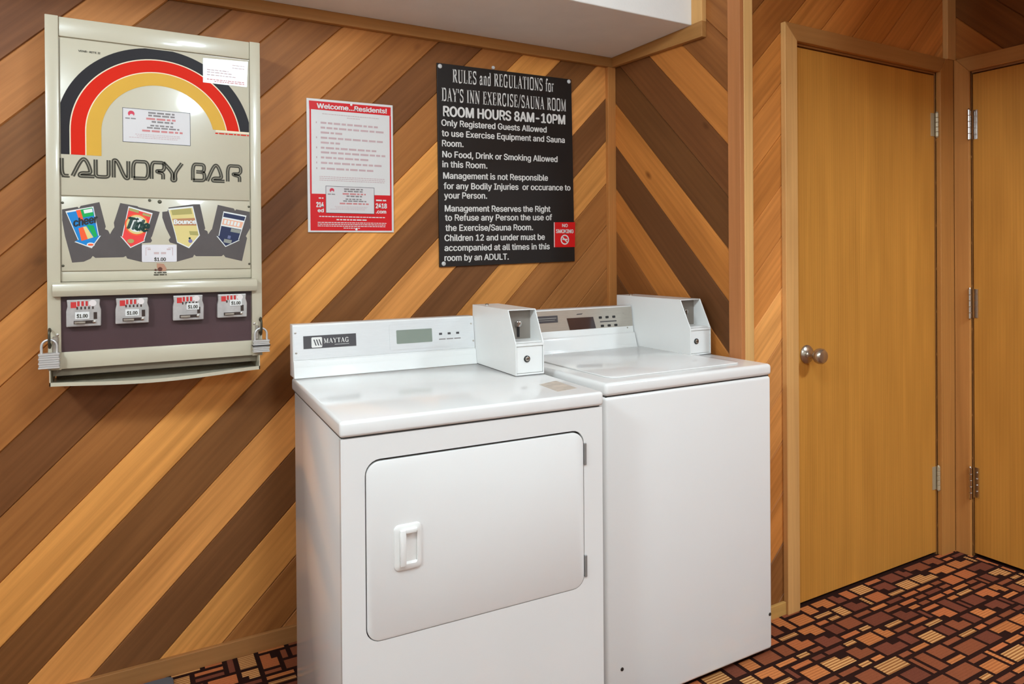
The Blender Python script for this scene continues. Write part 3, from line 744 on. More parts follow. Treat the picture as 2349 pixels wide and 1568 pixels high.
for fx, fy in ((WX0 + .05, WYF + .05), (WX1 - .05, WYF + .05), (WX0 + .05, WYB - .05), (WX1 - .05, WYB - .05)):
    bm = BM(); lathe(bm, [(0, 0), (.02, 0), (.02, .006), (.008, .008), (.008, .02), (0, .02)], (fx, fy, .0005), (0, 0, 1), 14); wpart('foot', bm, M_black)
for x, z in ((-.635, .134), (-.0452, .1318)):
    bm = BM(); screw(bm, x, WYF + .0005, z, .0055); wpart('screw', bm, mat('dark_screw_steel', (70, 66, 62), .4, metal=.6), smooth=True)
wz = WT
WC = -.2960
def wsl(x, z, out=0.0):
    t = (z - (wz + .057))/.095; return (x, WC + .012*t - out, z)
wprof = [(WC - .028, wz + .0005), (WC - .022, wz + .012), (WC - .012, wz + .045), (WC - .0095, wz + .053), (WC - .002, wz + .0565), (WC + .012, wz + .152), (WC + .016, wz + .1545), (WC + .056, wz + .1545), (WC + .056, wz + .0005)]
bm = BM(); prism(bm, wprof, WX0 + .004, -.1385, .0012, axis='x'); wcon = wpart('console', bm, M_enamel2, smooth=True)
def won(bm, pts, out, mi=0, th=0.0):
    A = [bm.verts.new(wsl(p[0], p[1], out + th)) for p in pts]; fs = [bm.faces.new(A)]; n = len(pts)
    if th:
        B = [bm.verts.new(wsl(p[0], p[1], out)) for p in pts]; fs += [bm.faces.new([A[i], A[(i+1) % n], B[(i+1) % n], B[i]]) for i in range(n)]
        bmesh.ops.recalc_face_normals(bm, faces=fs)
    for f in fs: f.material_index = mi
    fs[0].normal_update()
    if fs[0].normal.y > 0:
        for f in fs: f.normal_flip()
def wcp(name, bm, m, **k): return part(name, bm, m, wcon, WO, **k)
bm = BM(); won(bm, rect(WX0 + .006, -.1400, wz + .0585, wz + .1505), .0003, th=.0012); wcp('facia', bm, M_alu, label='brushed grey control strip')
bm = BM(); won(bm, rect(WX0 + .012, -.4760, 1.0350, 1.0595), .0016, th=.001); np2 = part('nameplate', bm, M_plate, wcon, WO)
bm = BM(); won(bm, rect(WX0 + .02, -.488, 1.0430, 1.0445), .0030); won(bm, rect(WX0 + .02, -.482, 1.0495, 1.0520), .0030); part('lettering', bm, mat('grey_print', (150, 144, 136), .5), np2, WO)
bm = BM(); won(bm, [(-.4375, 1.0475), (-.3210, 1.0470), (-.3120, 1.0050), (-.4275, 1.0048)], .0016, th=.001); wcp('display', bm, M_darkglass)
for zz in (1.0428, 1.0118):
    for k in range(3):
        x = -.2886 + k*.0311 + (.0066 if zz < 1.02 else 0)
        bm = BM(); won(bm, rrect(x - .0068, x + .0068, zz - .0042, zz + .0042, .002, 2), .0016, th=.0012); wcp('button', bm, M_black)
bm = BM(); won(bm, rect(-.2912, -.2150, 1.0250, 1.0292), .0018); wcp('button_legend', bm, M_plate)
bm = BM(); won(bm, [(-.3950, 1.0572), (-.3900, 1.0610), (-.3650, 1.0620), (-.3700, 1.0580)], .0018); wcp('maker_badge', bm, M_plate)
for x, z in ((-.1790, 1.0544), (-.1660, .9990)):
    bm = BM(); p = wsl(x, z, .0014); screw(bm, *p, .0032); wcp('screw', bm, M_steel, smooth=True)
coin_box(wash, -.1340, -.0390, -.5965, WT + .0005, -.1900, off=WO, rev=True)

# ------------------------------------------------------------------ detergent dispenser on the wall
DO = (-1.7310, 0.0, .93)
disp = thing('detergent_dispenser', DO, 'cream wall-hung laundry detergent vending box with a rainbow arch and coin slides', 'dispenser')
def dpart(name, bm, m, parent=None, **k): return part(name, bm, m, parent or disp, DO, **k)
F = -.1330          # front face
bm = BM(); box(bm, -1.999, -1.461, -.128, -.0005, .985, 1.930, .002, 1); dpart('cabinet', bm, M_cream)
for x0, x1 in ((-2.004, -1.9735), (-1.4855, -1.456)):
    bm = BM(); box(bm, x0, x1, -.1400, -.020, .976, 1.9315, .0016, 2); dpart('side_rail', bm, M_cream, smooth=True)
bm = BM(); box(bm, -1.9730, -1.4860, -.1350, -.120, 1.8785, 1.9310, .002, 2); dpart('header_panel', bm, M_cream, smooth=True)
bm = BM(); box(bm, -1.9715, -1.4875, F, -.120, 1.4485, 1.8755, .0015, 2); fpan = dpart('front_panel', bm, M_cream, smooth=True)
bm = BM(); box(bm, -1.9715, -1.4875, F, -.120, 1.2425, 1.4455, .0015, 2); dpan = dpart('display_panel', bm, M_cream, smooth=True)
bm = BM(); box(bm, -1.9730, -1.4860, F + .001, -.120, 1.2130, 1.2395, .0015, 2); dpart('middle_rail', bm, M_cream, smooth=True)
bm = BM(); prism(bm, [(-.1380, 1.2125), (-.1570, 1.2080), (-.1600, 1.1900), (-.1540, 1.1740), (-.1380, 1.1740)], -1.9915, -1.4725, .0015, axis='x'); dpart('ledge', bm, M_cream, smooth=True)
bm = BM(); box(bm, -1.9750, -1.4870, -.1310, -.120, 1.0225, 1.1800); cpan = dpart('coin_panel', bm, M_plum, label='plum brown coin slide panel')
bm = BM(); box(bm, -1.9775, -1.4825, -.1375, -.120, .9775, 1.0230, .002, 2); dpart('lower_rail', bm, M_cream, smooth=True)
# open tray with a bowed front lip
bm = BM(); n = 16
def lipz(x): t = (x + 1.999)/(.531); return .9375 - .0125*max(0.0, math.sin(math.pi*min(1, t/ .98)))**1.2*(1 if t < .98 else 0)
rows = []
for i in range(n+1):
    x = -1.999 + .531*i/n; z = lipz(x)
    rows.append([bm.verts.new((x, y, zz)) for y, zz in ((-.1640, z + .010), (-.1665, z + .010), (-.1665, z), (-.020, .9350), (-.020, .9385), (-.1640, z + .0025))])
for A, B in zip(rows, rows[1:]):
    for k in range(6): bm.faces.new([A[k], A[(k+1) % 6], B[(k+1) % 6], B[k]])
bm.faces.new(rows[0]); bm.faces.new(rows[-1][::-1])
for x0 in (-1.999, -1.4705): prism(bm, [(-.1665, .9375), (-.1665, .979), (-.022, .985), (-.022, .936)], x0, x0 + .0025, 0, axis='x')
bmesh.ops.recalc_face_normals(bm, faces=bm.faces)
dpart('delivery_tray', bm, M_cream)
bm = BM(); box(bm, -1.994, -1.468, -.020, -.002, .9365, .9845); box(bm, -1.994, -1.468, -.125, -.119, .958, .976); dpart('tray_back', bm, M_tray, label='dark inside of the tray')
# rainbow
RC, RZ = -1.7312, 1.6260
def band(bm, r0, r1, mi, legz=1.5600, rightz=1.6565):
    clipx0, clipx1 = -1.9705, -1.4885
    pts_o, pts_i = [], []
    a_end = math.asin(min(1, (rightz - RZ)/r1))
    N = 56
    def pt(r, i):
        if i == 0: return (RC - r, legz)
        a0 = math.pi; ae = math.asin((rightz - RZ)/r)
        a = a0 + (ae - a0)*(i-1)/(N-1); return (RC + r*math.cos(a), RZ + r*math.sin(a))
    prev = None
    for i in range(N+1):
        o, q = pt(r1, i), pt(r0, i)
        if prev:
            P = clip(clip([prev[0], o, q, prev[1]], lambda p: p[0] - clipx0), lambda p: clipx1 - p[0])
            P = clip(P, lambda p: 1.8735 - p[1]) if len(P) > 2 else P
            if len(P) > 2: flat(bm, P, F - .0004 - .00005*mi, mi)
        prev = (o, q)
bm = BM()
band(bm, .2188, .2500, 0); band(bm, .2158, .2192, 1); band(bm, .1828, .2162, 2); band(bm, .1798, .1832, 1); band(bm, .1445, .1802, 3)
bm2 = bm
dpart('rainbow_print', bm, [M_navyb, M_pale, M_red, M_yel], fpan)
# maker lettering: double-line rounded capitals
LET = {'L': [[(0,1),(0,0),(1,0)]],
 'A': [[(0,0),(.40,1.0),(.62,1.0),(.86,.25),(.70,.2),(.36,.2),(.30,.02),(.5,.02),(1,.02)]],
 'U': [[(0,1),(0,.35),(.0,.02),(.5,0),(1,.02),(1,.35),(1,1)]],
 'N': [[(0,0),(0,.9),(.02,1.04),(.26,1.0),(.74,.0),(.98,-.04),(1,.1),(1,1)]],
 'D': [[(.02,0),(.02,1),(.5,1),(1.02,1),(1.02,0),(.5,0),(.02,0)]],
 'R': [[(0,0),(0,1),(.5,1),(1.05,1),(1.05,.5),(.4,.5),(.5,.42),(.95,.36),(.95,.1),(.95,0)]],
 'Y': [[(0,1),(.42,.5),(.5,.25),(.44,-.08),(.66,-.08),(.62,.25),(.68,.5),(1,1)]],
 'B': [[(0,0),(0,1),(.6,1),(1.02,.98),(1.02,.58),(.75,.53),(.3,.53)],[(.6,.53),(1.04,.5),(1.06,.02),(.6,0),(0,0)]]}
bm = BM()
for ch, x0, x1, z0 in (('L',-1.9690,-1.9530,1.4985),('A',-1.9440,-1.8930,1.4985),('U',-1.8900,-1.8590,1.4990),('N',-1.8470,-1.8110,1.4990),('D',-1.8000,-1.7620,1.4995),('R',-1.7530,-1.7220,1.4995),('Y',-1.7230,-1.6740,1.5005),
                       ('B',-1.6455,-1.6155,1.5005),('A',-1.6070,-1.5590,1.5000),('R',-1.5500,-1.5150,1.5010)):
    for st in LET[ch]:
        p = chaikin([(x0 + a*(x1 - x0), z0 + .003 + b*.0475) for a, b in st], 3)
        ribbon(bm, p, .0044, F - .0005, .0029); ribbon(bm, p, .0044, F - .00055, -.0029)
flat(bm, rect(-1.9690, -1.9505, 1.4968, 1.5002), F - .0005)
dpart('title_lettering', bm, M_olive, fpan, label='olive double-line words LAUNDRY BAR')
def service_label(parent, x0, x1, z0, z1, y, off, name='service_label'):
    W, Hh = x1 - x0, z1 - z0
    bm = BM(); prism(bm, rect(x0, x1, z0, z1), y - .0006, y - .0001); pl = part(name, bm, M_label, parent, off)
    bm = BM(); yy = y - .0009; b = W*.008
    for r in (rect(x0, x1, z1 - b, z1), rect(x0, x1, z0, z0 + b), rect(x0, x0 + b, z0 + b, z1 - b), rect(x1 - b, x1, z0 + b, z1 - b)): flat(bm, r, yy, 5)
    lx, lz, lr = x0 + W*.125, z0 + Hh*.84, Hh*.085
    flat(bm, circ(lx, lz, lr), yy, 2); flat(bm, circ(lx + lr*.1, lz - lr*.75, lr*.62), yy - .0002, 3)
    print_lines(bm, x0 + W*.04, x0 + W*.19, z0 + Hh*.68, Hh*.035, yy, 0, 5)
    for i, (a, bb, c, m_, hh) in enumerate(((.37,.76,.88,0,.05),(.37,.77,.80,0,.05),(.34,.82,.70,1,.055),(.42,.74,.62,0,.05),(.40,.76,.51,0,.045),(.35,.83,.44,0,.045),(.28,.88,.34,1,.055),(.18,.85,.24,4,.02),(.2,.84,.19,4,.02),(.09,.8,.14,4,.02))):
        print_lines(bm, x0 + W*a, x0 + W*bb, z0 + Hh*c, Hh*hh, yy, m_, i)
    part('label_print', bm, [M_ink, M_redink, M_crimson, M_label, M_pinkink, M_plate], pl, off)
service_label(fpan, -1.8243, -1.6508, 1.6035, 1.7000, F, DO)
bm = BM(); prism(bm, [(-1.6160, 1.7940), (-1.4935, 1.7930), (-1.4900, 1.8705), (-1.6155, 1.8660)], F - .0012, F - .0002); st = dpart('corner_sticker', bm, mat('glossy_white_sticker', (208, 206, 204), .28, coat=.3), fpan)
bm = BM()
for i, z in enumerate((1.853, 1.845)): print_lines(bm, -1.535, -1.50, z, .0025, F - .0015, 0, i)
for i, z in enumerate((1.832, 1.825, 1.817)): print_lines(bm, -1.605, -1.545 + i*.01, z, .003, F - .0015, 0, 10 + i)
print_lines(bm, -1.605, -1.50, 1.804, .0025, F - .0015, 1, 3); print_lines(bm, -1.585, -1.50, 1.799, .0025, F - .0015, 1, 4)
dpart('label_print', bm, [M_pinkink, M_redink], st)
bm = BM(); text(bm, 'VEND-RITE II', -1.9280, -1.8765, 1.8420, .0048, F - .0005, bold=.03); dpart('model_print', bm, M_olive, fpan)
bm = BM(); flat(bm, rect(-1.5830, -1.4885, 1.6505, 1.6560), F - .0004, 1); print_lines(bm, -1.5835, -1.489, 1.6445, .0035, F - .0005, 0, 8); dpart('caption_print', bm, [M_red, M_pale], fpan)
# dark box silhouettes and product pictures on the display panel
S1 = [(-1.9690, 1.4097), (-1.9335, 1.4177), (-1.93, 1.4133), (-1.9261, 1.4204), (-1.8819, 1.4322), (-1.8673, 1.3645), (-1.8695, 1.3574), (-1.8618, 1.3539), (-1.8573, 1.3433), (-1.852, 1.3541), (-1.8464, 1.363), (-1.8478, 1.3755), (-1.8318, 1.4312), (-1.7894, 1.4234), (-1.7863, 1.4206), (-1.7331, 1.4085), (-1.7532, 1.3387), (-1.7565, 1.3332), (-1.7534, 1.3259), (-1.7566, 1.3204), (-1.7792, 1.3185), (-1.7796, 1.2648), (-1.816, 1.2754), (-1.819, 1.2826), (-1.8253, 1.279), (-1.8929, 1.2778), (-1.8989, 1.2832), (-1.9035, 1.2762), (-1.92, 1.2676), (-1.9472, 1.2655), (-1.963, 1.3373), (-1.9690, 1.3804)]
S2 = [(-1.7266, 1.4086), (-1.7134, 1.4108), (-1.71, 1.4219), (-1.6444, 1.433), (-1.6272, 1.4335), (-1.6133, 1.3622), (-1.6158, 1.3584), (-1.6078, 1.3547), (-1.6055, 1.3453), (-1.5984, 1.3567), (-1.5949, 1.3605), (-1.5785, 1.4331), (-1.534, 1.4235), (-1.5305, 1.4171), (-1.5268, 1.421), (-1.4886, 1.4142), (-1.4872, 1.3656), (-1.5003, 1.3403), (-1.4967, 1.3345), (-1.5119, 1.2647), (-1.5585, 1.2767), (-1.5638, 1.2844), (-1.5692, 1.2799), (-1.6388, 1.2804), (-1.6439, 1.285), (-1.6474, 1.2775), (-1.6897, 1.2649), (-1.6893, 1.3149), (-1.7075, 1.3205), (-1.7108, 1.3279), (-1.7058, 1.3353), (-1.7171, 1.361), (-1.7267, 1.3921)]
bm = BM(); flat(bm, S1, F - .0004); flat(bm, S2, F - .0004); bmesh.ops.triangulate(bm, faces=bm.faces); dpart('box_silhouettes', bm, M_char, dpan)
C = lambda n, c: mat('print_' + n, c, .4, var=.03)
WHT, BLU, TEAL, GRN, ORN, TRED, DGRN, YLW, KHA, NVY, PCH = C('white', (232,232,228)), C('blue', (30,132,204)), C('teal', (20,142,160)), C('green', (24,170,84)), C('orange', (248,96,52)), C('scarlet', (240,68,66)), C('deep_green', (22,56,48)), C('straw', (226,206,136)), C('khaki', (176,164,98)), C('navy', (44,50,82)), C('peach', (236,178,148))
def inset(P, k):
    cx = sum(p[0] for p in P)/len(P); cz = sum(p[1] for p in P)/len(P); return [(cx + (p[0]-cx)*k, cz + (p[1]-cz)*k) for p in P]
def picture(P, mats, draw):
    bm = BM(); flat(bm, P, F - .0008, 0); flat(bm, inset(P, .93), F - .0011, 1); bmesh.ops.triangulate(bm, faces=bm.faces)
    # local frame: origin mid, axes along the box
    tl, tr, b = Vector(P[0]), Vector(P[1]), Vector(P[2]); bl = Vector(P[-1])
    def L(u, v): a = tl.lerp(tr, u); c = bl.lerp(b, u); return tuple(a.lerp(c, v))
    draw(bm, L)
    dpart('product_picture', bm, mats, dpan)
def quad(bm, L, u0, u1, v0, v1, y, mi): flat(bm, [L(u0, v0), L(u1, v0), L(u1, v1), L(u0, v1)], y, mi)
def word(bm, L, s, u0, u1, v, cap, y, mi, bold=.03, skew=0.0):
    a, b = L(u0, v), L(u1, v); text(bm, s, a[0], b[0], a[1], cap, y, z1=b[1], bold=bold, mi=mi, skew=skew)
def d1(bm, L):
    y = F - .0014
    quad(bm, L, .36, .52, .03, .40, y, 4); quad(bm, L, .52, .95, .03, .30, y, 3); quad(bm, L, .62, .94, .06, .18, y - .0001, 0)
    flat(bm, [L(.22, .62), L(.42, .60), L(.45, 1.02), L(.14, 1.04)], y, 4); flat(bm, [L(.42, .60), L(.55, .6), L(.72, 1.0), L(.45, 1.02)], y, 5)
    flat(bm, [L(.58, .55), L(.86, .62), L(.92, .98), L(.76, 1.02)], y, 3)
    a = L(.5, 1.22); flat(bm, circ(a[0], a[1], .0095, 16, .006), y, 0); flat(bm, circ(a[0], a[1], .007, 16, .003), y - .0002, 4)
    word(bm, L, 'cheer', .06, 1.02, .54, .0215, y - .0004, 6, .03)
picture([(-1.9615, 1.4048), (-1.8962, 1.4198), (-1.8833, 1.3378), (-1.8788, 1.3396), (-1.9011, 1.3043), (-1.9417, 1.3218), (-1.9328, 1.326)], [WHT, BLU, TEAL, GRN, ORN, YLW, M_black], d1)
def d2(bm, L):
    y = F - .0014; a = L(.5, .52)
    flat(bm, circ(a[0], a[1], .030, 28, .031), y, 2); flat(bm, circ(a[0], a[1], .026, 28, .027), y - .0001, 3); flat(bm, circ(a[0], a[1], .021, 28, .021), y - .0002, 0)
    quad(bm, L, .05, .45, .04, .13, y, 5); quad(bm, L, .62, .95, .08, .16, y, 5)
    a = L(.42, 1.10); flat(bm, circ(a[0], a[1], .0085, 16, .006), y, 5)
    word(bm, L, 'Tide', .06, .99, .70, .030, y - .0006, 4, .05, skew=.35)
picture([(-1.8116, 1.4228), (-1.7511, 1.4044), (-1.7727, 1.3276), (-1.7717, 1.324), (-1.8079, 1.3048), (-1.8326, 1.3381), (-1.8286, 1.3364)], [WHT, TRED, ORN, YLW, DGRN, KHA], d2)
def d3(bm, L):
    y = F - .0014
    quad(bm, L, .1, .9, .06, .26, y, 2); quad(bm, L, .06, .96, .40, .66, y, 3); quad(bm, L, .6, .94, .86, 1.0, y, 2)
    a = L(.55, 1.22); flat(bm, circ(a[0], a[1], .0055), y, 4); a = L(.55, 1.12); flat(bm, circ(a[0], a[1], .003), y, 5)
    word(bm, L, 'Bounce', .07, .95, .60, .0125, y - .0004, 0, .05)
picture([(-1.7117, 1.4182), (-1.6461, 1.4274), (-1.628, 1.3413), (-1.6574, 1.3038), (-1.6892, 1.3205), (-1.694, 1.3446)], [WHT, YLW, KHA, C('rust', (190,132,92)), C('violet', (120,116,170)), DGRN], d3)
def d4(bm, L):
    y = F - .0014
    quad(bm, L, .02, .98, .22, .58, y, 0); quad(bm, L, .05, .95, .28, .52, y - .0002, 2); quad(bm, L, .5, .95, .60, .74, y, 4)
    for k in range(5): quad(bm, L, .12 + k*.15, .22 + k*.15, .32, .48, y - .0004, 0)
    quad(bm, L, .44, .58, .90, 1.02, y, 3); quad(bm, L, .3, .68, 1.06, 1.2, y, 4)
picture([(-1.5627, 1.4144), (-1.4979, 1.4024), (-1.5204, 1.3285), (-1.5179, 1.3274), (-1.5583, 1.3074), (-1.5828, 1.3397), (-1.5775, 1.3398)], [WHT, NVY, PCH, C('steel_blue', (110,116,150)), C('grey', (150,150,140))], d4)
bm = BM(); prism(bm, rrect(-1.7795, -1.6902, 1.2645, 1.3142, .004, 3), F - .0016, F - .0002, .0004); pp = dpart('price_plate', bm, mat('white_price_card', (226, 220, 222), .4), dpan)
bm = BM()
for r in (rect(-1.770, -1.7685, 1.2830, 1.3060), rect(-1.7015, -1.700, 1.2830, 1.3060), rect(-1.770, -1.758, 1.3045, 1.3060), rect(-1.712, -1.700, 1.3045, 1.3060)): flat(bm, r, F - .0019, 1)
print_lines(bm, -1.765, -1.755, 1.299, .004, F - .0019, 1, 1); print_lines(bm, -1.716, -1.706, 1.299, .004, F - .0019, 1, 2); print_lines(bm, -1.749, -1.736, 1.287, .006, F - .0019, 1, 3); print_lines(bm, -1.731, -1.718, 1.287, .006, F - .0019, 1, 4)
text(bm, '$1.00', -1.7480, -1.7190, 1.2675, .0095, F - .0019, bold=.03); dpart('label_print', bm, [M_olive, M_pinkink], pp)
bm = BM(); flat(bm, [(-1.742, 1.261), (-1.724, 1.259), (-1.717, 1.246), (-1.719, 1.238), (-1.738, 1.238), (-1.742, 1.25)], F - .0005, 0); flat(bm, circ(-1.7335, 1.2440, .006), F - .0008, 1); flat(bm, circ(-1.745, 1.242, .003), F - .0006, 1)
print_lines(bm, -1.749, -1.717, 1.2325, .003, F - .0010, 2, 1); print_lines(bm, -1.750, -1.717, 1.2265, .003, F - .0010, 2, 2)
for v in bm.verts:
    pass
dpart('worn_sticker', bm, [C('tan_wear', (186,138,112)), C('brown_wear', (104,62,50)), M_olive])
for x, z in ((-1.7330, 1.4375), (-1.7588, 1.4410)):
    bm = BM(); lathe(bm, [(0, 0), (.0055 if x > -1.74 else .003, 0), (.004, .002), (0, .0025)], (x, F, z), (0, -1, 0), 14); dpart('lock_button', bm, M_darksteel, dpan, smooth=True)
for x, z in ((-1.968, 1.428), (-1.968, 1.257), (-1.491, 1.430), (-1.491, 1.256)):
    bm = BM(); screw(bm, x, F, z, .0035); dpart('screw', bm, M_darksteel, dpan, smooth=True)
# four coin slides
for i, (x0, x1, z0, z1, tx, tz) in enumerate(((-1.9620, -1.8795, 1.0915, 1.1645, .26, .38), (-1.8470, -1.7630, 1.0935, 1.1645, .30, .40), (-1.7035, -1.6205, 1.0950, 1.1670, .44, .52), (-1.5850, -1.5010, 1.0970, 1.1665, .42, .60))):
    w, h = x1 - x0, z1 - z0
    bm = BM(); e = .004
    prism(bm, [(x0 + e*.6, z1), (x1 - e*.6, z1), (x1 - e, z0 + h*.78), (x1, z0 + h*.6), (x1 - e*.2, z0), (x0 + e*.2, z0), (x0 + .001, z0 + h*.58), (x0 + e, z0 + h*.76)], -.1520, -.1305, .002)
    cm = part('coin_slide', bm, mat('cast_grey_metal', (190, 184, 180), .36, metal=.35, var=.14, scale=50), cpan, DO)
    fy = -.1523
    bm = BM(); flat(bm, rect(x0 + w*.14, x0 + w*.30, z0 + h*.70, z1 - h*.08), fy); 
    for k in range(4): flat(bm, rect(x0 + w*(.32 + k*.115), x0 + w*(.39 + k*.115), z0 + h*.76, z1 - h*.06), fy)
    part('red_legend', bm, C('coin_red', (206, 60, 58)), cm, DO)
    bm = BM()
    for k in range(4): flat(bm, rect(x0 + w*(.30 + k*.115), x0 + w*(.325 + k*.115), z0 + h*.76, z1 - h*.06), fy); 
    flat(bm, circ(x0 + w*.76, z0 + h*.86, h*.12), fy - .0002)
    part('white_legend', bm, C('coin_white', (234, 222, 218)), cm, DO)
    bm = BM(); ts = x0 + w*tx; tzz = z0 + h*tz; prism(bm, rect(ts, ts + w*.40, tzz - h*.10, tzz + h*.16), fy - .0016, fy - .0002)
    pt = part('price_tag', bm, C('tag_white', (232, 230, 226)), cm, DO)
    bm = BM(); text(bm, '$1.00', ts + w*.05, ts + w*.35, tzz - h*.05, h*.13, fy - .0019, bold=.03); part('price_print', bm, M_olive, cm, DO)
    bm = BM()
    for k in range(5): box(bm, x0 + w*(.30 + k*.11), x0 + w*(.345 + k*.11), fy - .0006, fy + .001, z0 + h*.64, z0 + h*.74)
    box(bm, x0 + w*.22, x0 + w*.78, fy - .0006, fy + .001, z0 + h*.10, z0 + h*.22)
    box(bm, x0 + w*.78, x0 + w*.88, fy - .0006, fy + .001, z0 + h*.26, z0 + h*.52)
    part('coin_slots', bm, C('slot_brown', (66, 52, 46)), cm, DO)
    bm = BM(); box(bm, x0 + w*.24, x0 + w*.56, fy - .010, fy + .001, z0 + h*.12, z0 + h*.20, .0012, 1); lathe(bm, [(0, 0), (.004, 0), (.004, .004), (0, .005)], (x0 + w*.80, fy, z0 + h*.16), (0, -1, 0), 12)
    part('push_bar', bm, M_steel, cm, DO, smooth=True)
# staples that carry the padlocks, hasp plates
def loop(x, z0, z1, y0, y1, r):
    bm = BM(); pts = []; ry = (y0 - y1)/2; yc = (y0 + y1)/2; a = z1 - ry; b = z0 + ry
    for k in range(9): t = math.pi*k/8; pts.append((x, yc + ry*math.cos(t), a + ry*math.sin(t)))
    for k in range(9): t = math.pi + math.pi*k/8; pts.append((x, yc + ry*math.cos(t), b + ry*math.sin(t)))
    tube(bm, pts, r, 10, True); return bm
for x, zt, hx in ((-1.9985, 1.0890, 1), (-1.4625, 1.0910, -1)):
    dpart('staple', loop(x, zt - .050, zt, -.1365, -.1660, .0032), M_darksteel, smooth=True)
    bm = BM(); box(bm, x + hx*.010 - .004, x + hx*.010 + .009 if hx > 0 else x + hx*.010 + .004, -.146, -.139, zt - .064, zt - .022, .001, 1)
    screw(bm, x + hx*.0165, -.140, zt - .018, .004); dpart('hasp_plate', bm, M_steel)

# ------------------------------------------------------------------ padlocks hanging on the staples
def padlock(x, z0, z1, w, ztop, label, dark):
    L0 = thing('padlock', (x, -.155, z0), label, 'padlock', 'laminated steel padlocks on the dispenser')
    d = .022; y0, y1 = -d/2, d/2; hh = z1 - z0; n = 7
    bm = BM()
    for k in range(n):
        za = hh*k/n; ins = .0 if k % 2 == 0 else .0012
        box(bm, -w/2 + ins, w/2 - ins, y0 + ins, y1 - ins, za + .0002, za + hh/n - .0002, .0009, 1)
    part('lock_body', bm, M_lock, L0, label='stacked steel plates')
    if dark:
        bm = BM(); box(bm, -w/2 - .0012, w/2 + .0012, y0 - .0012, y1 + .0012, hh*.50, hh*.60); part('bumper', bm, M_black, L0, label='black rubber band')
    bm = BM(); r = w*.36; top = ztop - z0 - r; pts = [(-r, 0, hh - .002), (-r, 0, top)]
    for k in range(1, 12): t = math.pi - math.pi*k/12; pts.append((r*math.cos(t), 0, top + r*math.sin(t)))
    pts += [(r, 0, top), (r, 0, hh - .002)]
    tube(bm, pts, .0032, 12); part('shackle', bm, M_lock, L0, smooth=True)
    return L0
padlock(-1.9995, .9842, 1.0255, .048, 1.0605, 'laminated steel padlock hanging at the left edge of the cream dispenser', False)
padlock(-1.4625, .9878, 1.0252, .048, 1.0600, 'laminated steel padlock with a black band at the right edge of the cream dispenser', True)

# ------------------------------------------------------------------ red and white notice
PO = (-1.1350, 0.0, 1.3590)
pos = thing('laundry_notice', PO, 'red and white laundry room notice pinned between the dispenser and the black sign', 'notice')
bm = BM(); prism(bm, [(-1.2850, 1.3585), (-.9845, 1.3605), (-.9850, 1.8125), (-1.2868, 1.8080)], -.0060, -.0030); sheet = part('sheet', bm, M_posterwhite, pos, PO)
y = -.0062
bm = BM()
flat(bm, [(-1.2780, 1.7718), (-.9925, 1.7745), (-.9922, 1.8045), (-1.2790, 1.8005)], y); flat(bm, [(-1.2770, 1.3640), (-.9915, 1.3660), (-.9918, 1.4912), (-1.2772, 1.4880)], y)
flat(bm, rect(-1.2775, -1.2720, 1.488, 1.772), y); flat(bm, rect(-.9970, -.9920, 1.490, 1.774), y)
part('red_print', bm, M_posterred, sheet, PO)
bm = BM()
text(bm, 'Welcome...Residents!', -1.2520, -1.0080, 1.7775, .0160, y - .0003, z1=1.7815, bold=.035)
part('title_lettering', bm, M_posterwhite, sheet, PO); bm = BM()
text(bm, '214', -1.2566, -1.2330, 1.4435, .0165, y - .0003, bold=.04); text(bm, '2418', -1.0495, -1.0105, 1.4450, .0165, y - .0003, bold=.04)
text(bm, '.com', -1.0490, -1.0130, 1.4270, .0120, y - .0003, bold=.04); text(bm, 'ed', -1.2520, -1.2330, 1.4265, .0120, y - .0003, bold=.04)
print_lines(bm, -1.249, -1.233, 1.4720, .004, y - .0003, 0, 1); print_lines(bm, -1.049, -1.012, 1.4700, .005, y - .0003, 0, 2)
print_lines(bm, -1.248, -1.017, 1.4105, .0030, y - .0003, 0, 3); print_lines(bm, -1.189, -1.080, 1.4000, .0040, y - .0003, 0, 4)
for i, z in enumerate((1.3905, 1.3845, 1.3785)): print_lines(bm, -1.253, -1.012, z, .0026, y - .0003, 0, 20 + i)
print_lines(bm, -1.165, -1.105, 1.3720, .0026, y - .0003, 0, 30)
part('contact_lettering', bm, M_posterwhite, sheet, PO)
bm = BM()
print_lines(bm, -1.2350, -1.0360, 1.7590, .0022, y - .0003, 0, 40); print_lines(bm, -1.150, -1.105, 1.7510, .0022, y - .0003, 0, 41)
part('intro_print', bm, M_pinkink, sheet, PO); bm = BM()
for i, (z, xr, num) in enumerate(((1.7260,-1.0405,1),(1.7095,-1.0149,0),(1.6930,-1.1650,0),(1.6755,-1.0226,1),(1.6590,-1.1750,0),(1.6415,-1.0467,1),(1.6260,-1.0138,0),(1.6085,-1.075,1),(1.5905,-1.028,1),(1.5715,-1.0545,1))):
    print_lines(bm, -1.2405, xr, z, .0066, y - .0003, 1, 50 + i)
    if num: flat(bm, rect(-1.2565, -1.2530, z, z + .006), y - .0003, 1)
part('rules_print', bm, [M_pinkink, C('rose_grey', (202, 172, 172))], sheet, PO); bm = BM()
for z in (1.5460, 1.5400, 1.5340): print_lines(bm, -1.2460, -1.0160, z, .0022, y - .0003, 1, int(z*1e4))
part('fine_print', bm, [M_pinkink, C('rose_grey', (202, 172, 172))], sheet, PO)
service_label(sheet, -1.2255, -1.0555, 1.4238, 1.5162, y - .0004, PO)
for x, z in ((-1.1345, 1.7995), (-1.1200, 1.3695)):
    bm = BM(); lathe(bm, [(0, 0), (.0042, 0), (.003, .0018), (0, .002)], (x, y, z), (0, -1, 0), 12); part('pin', bm, M_wplastic, pos, PO, smooth=True)

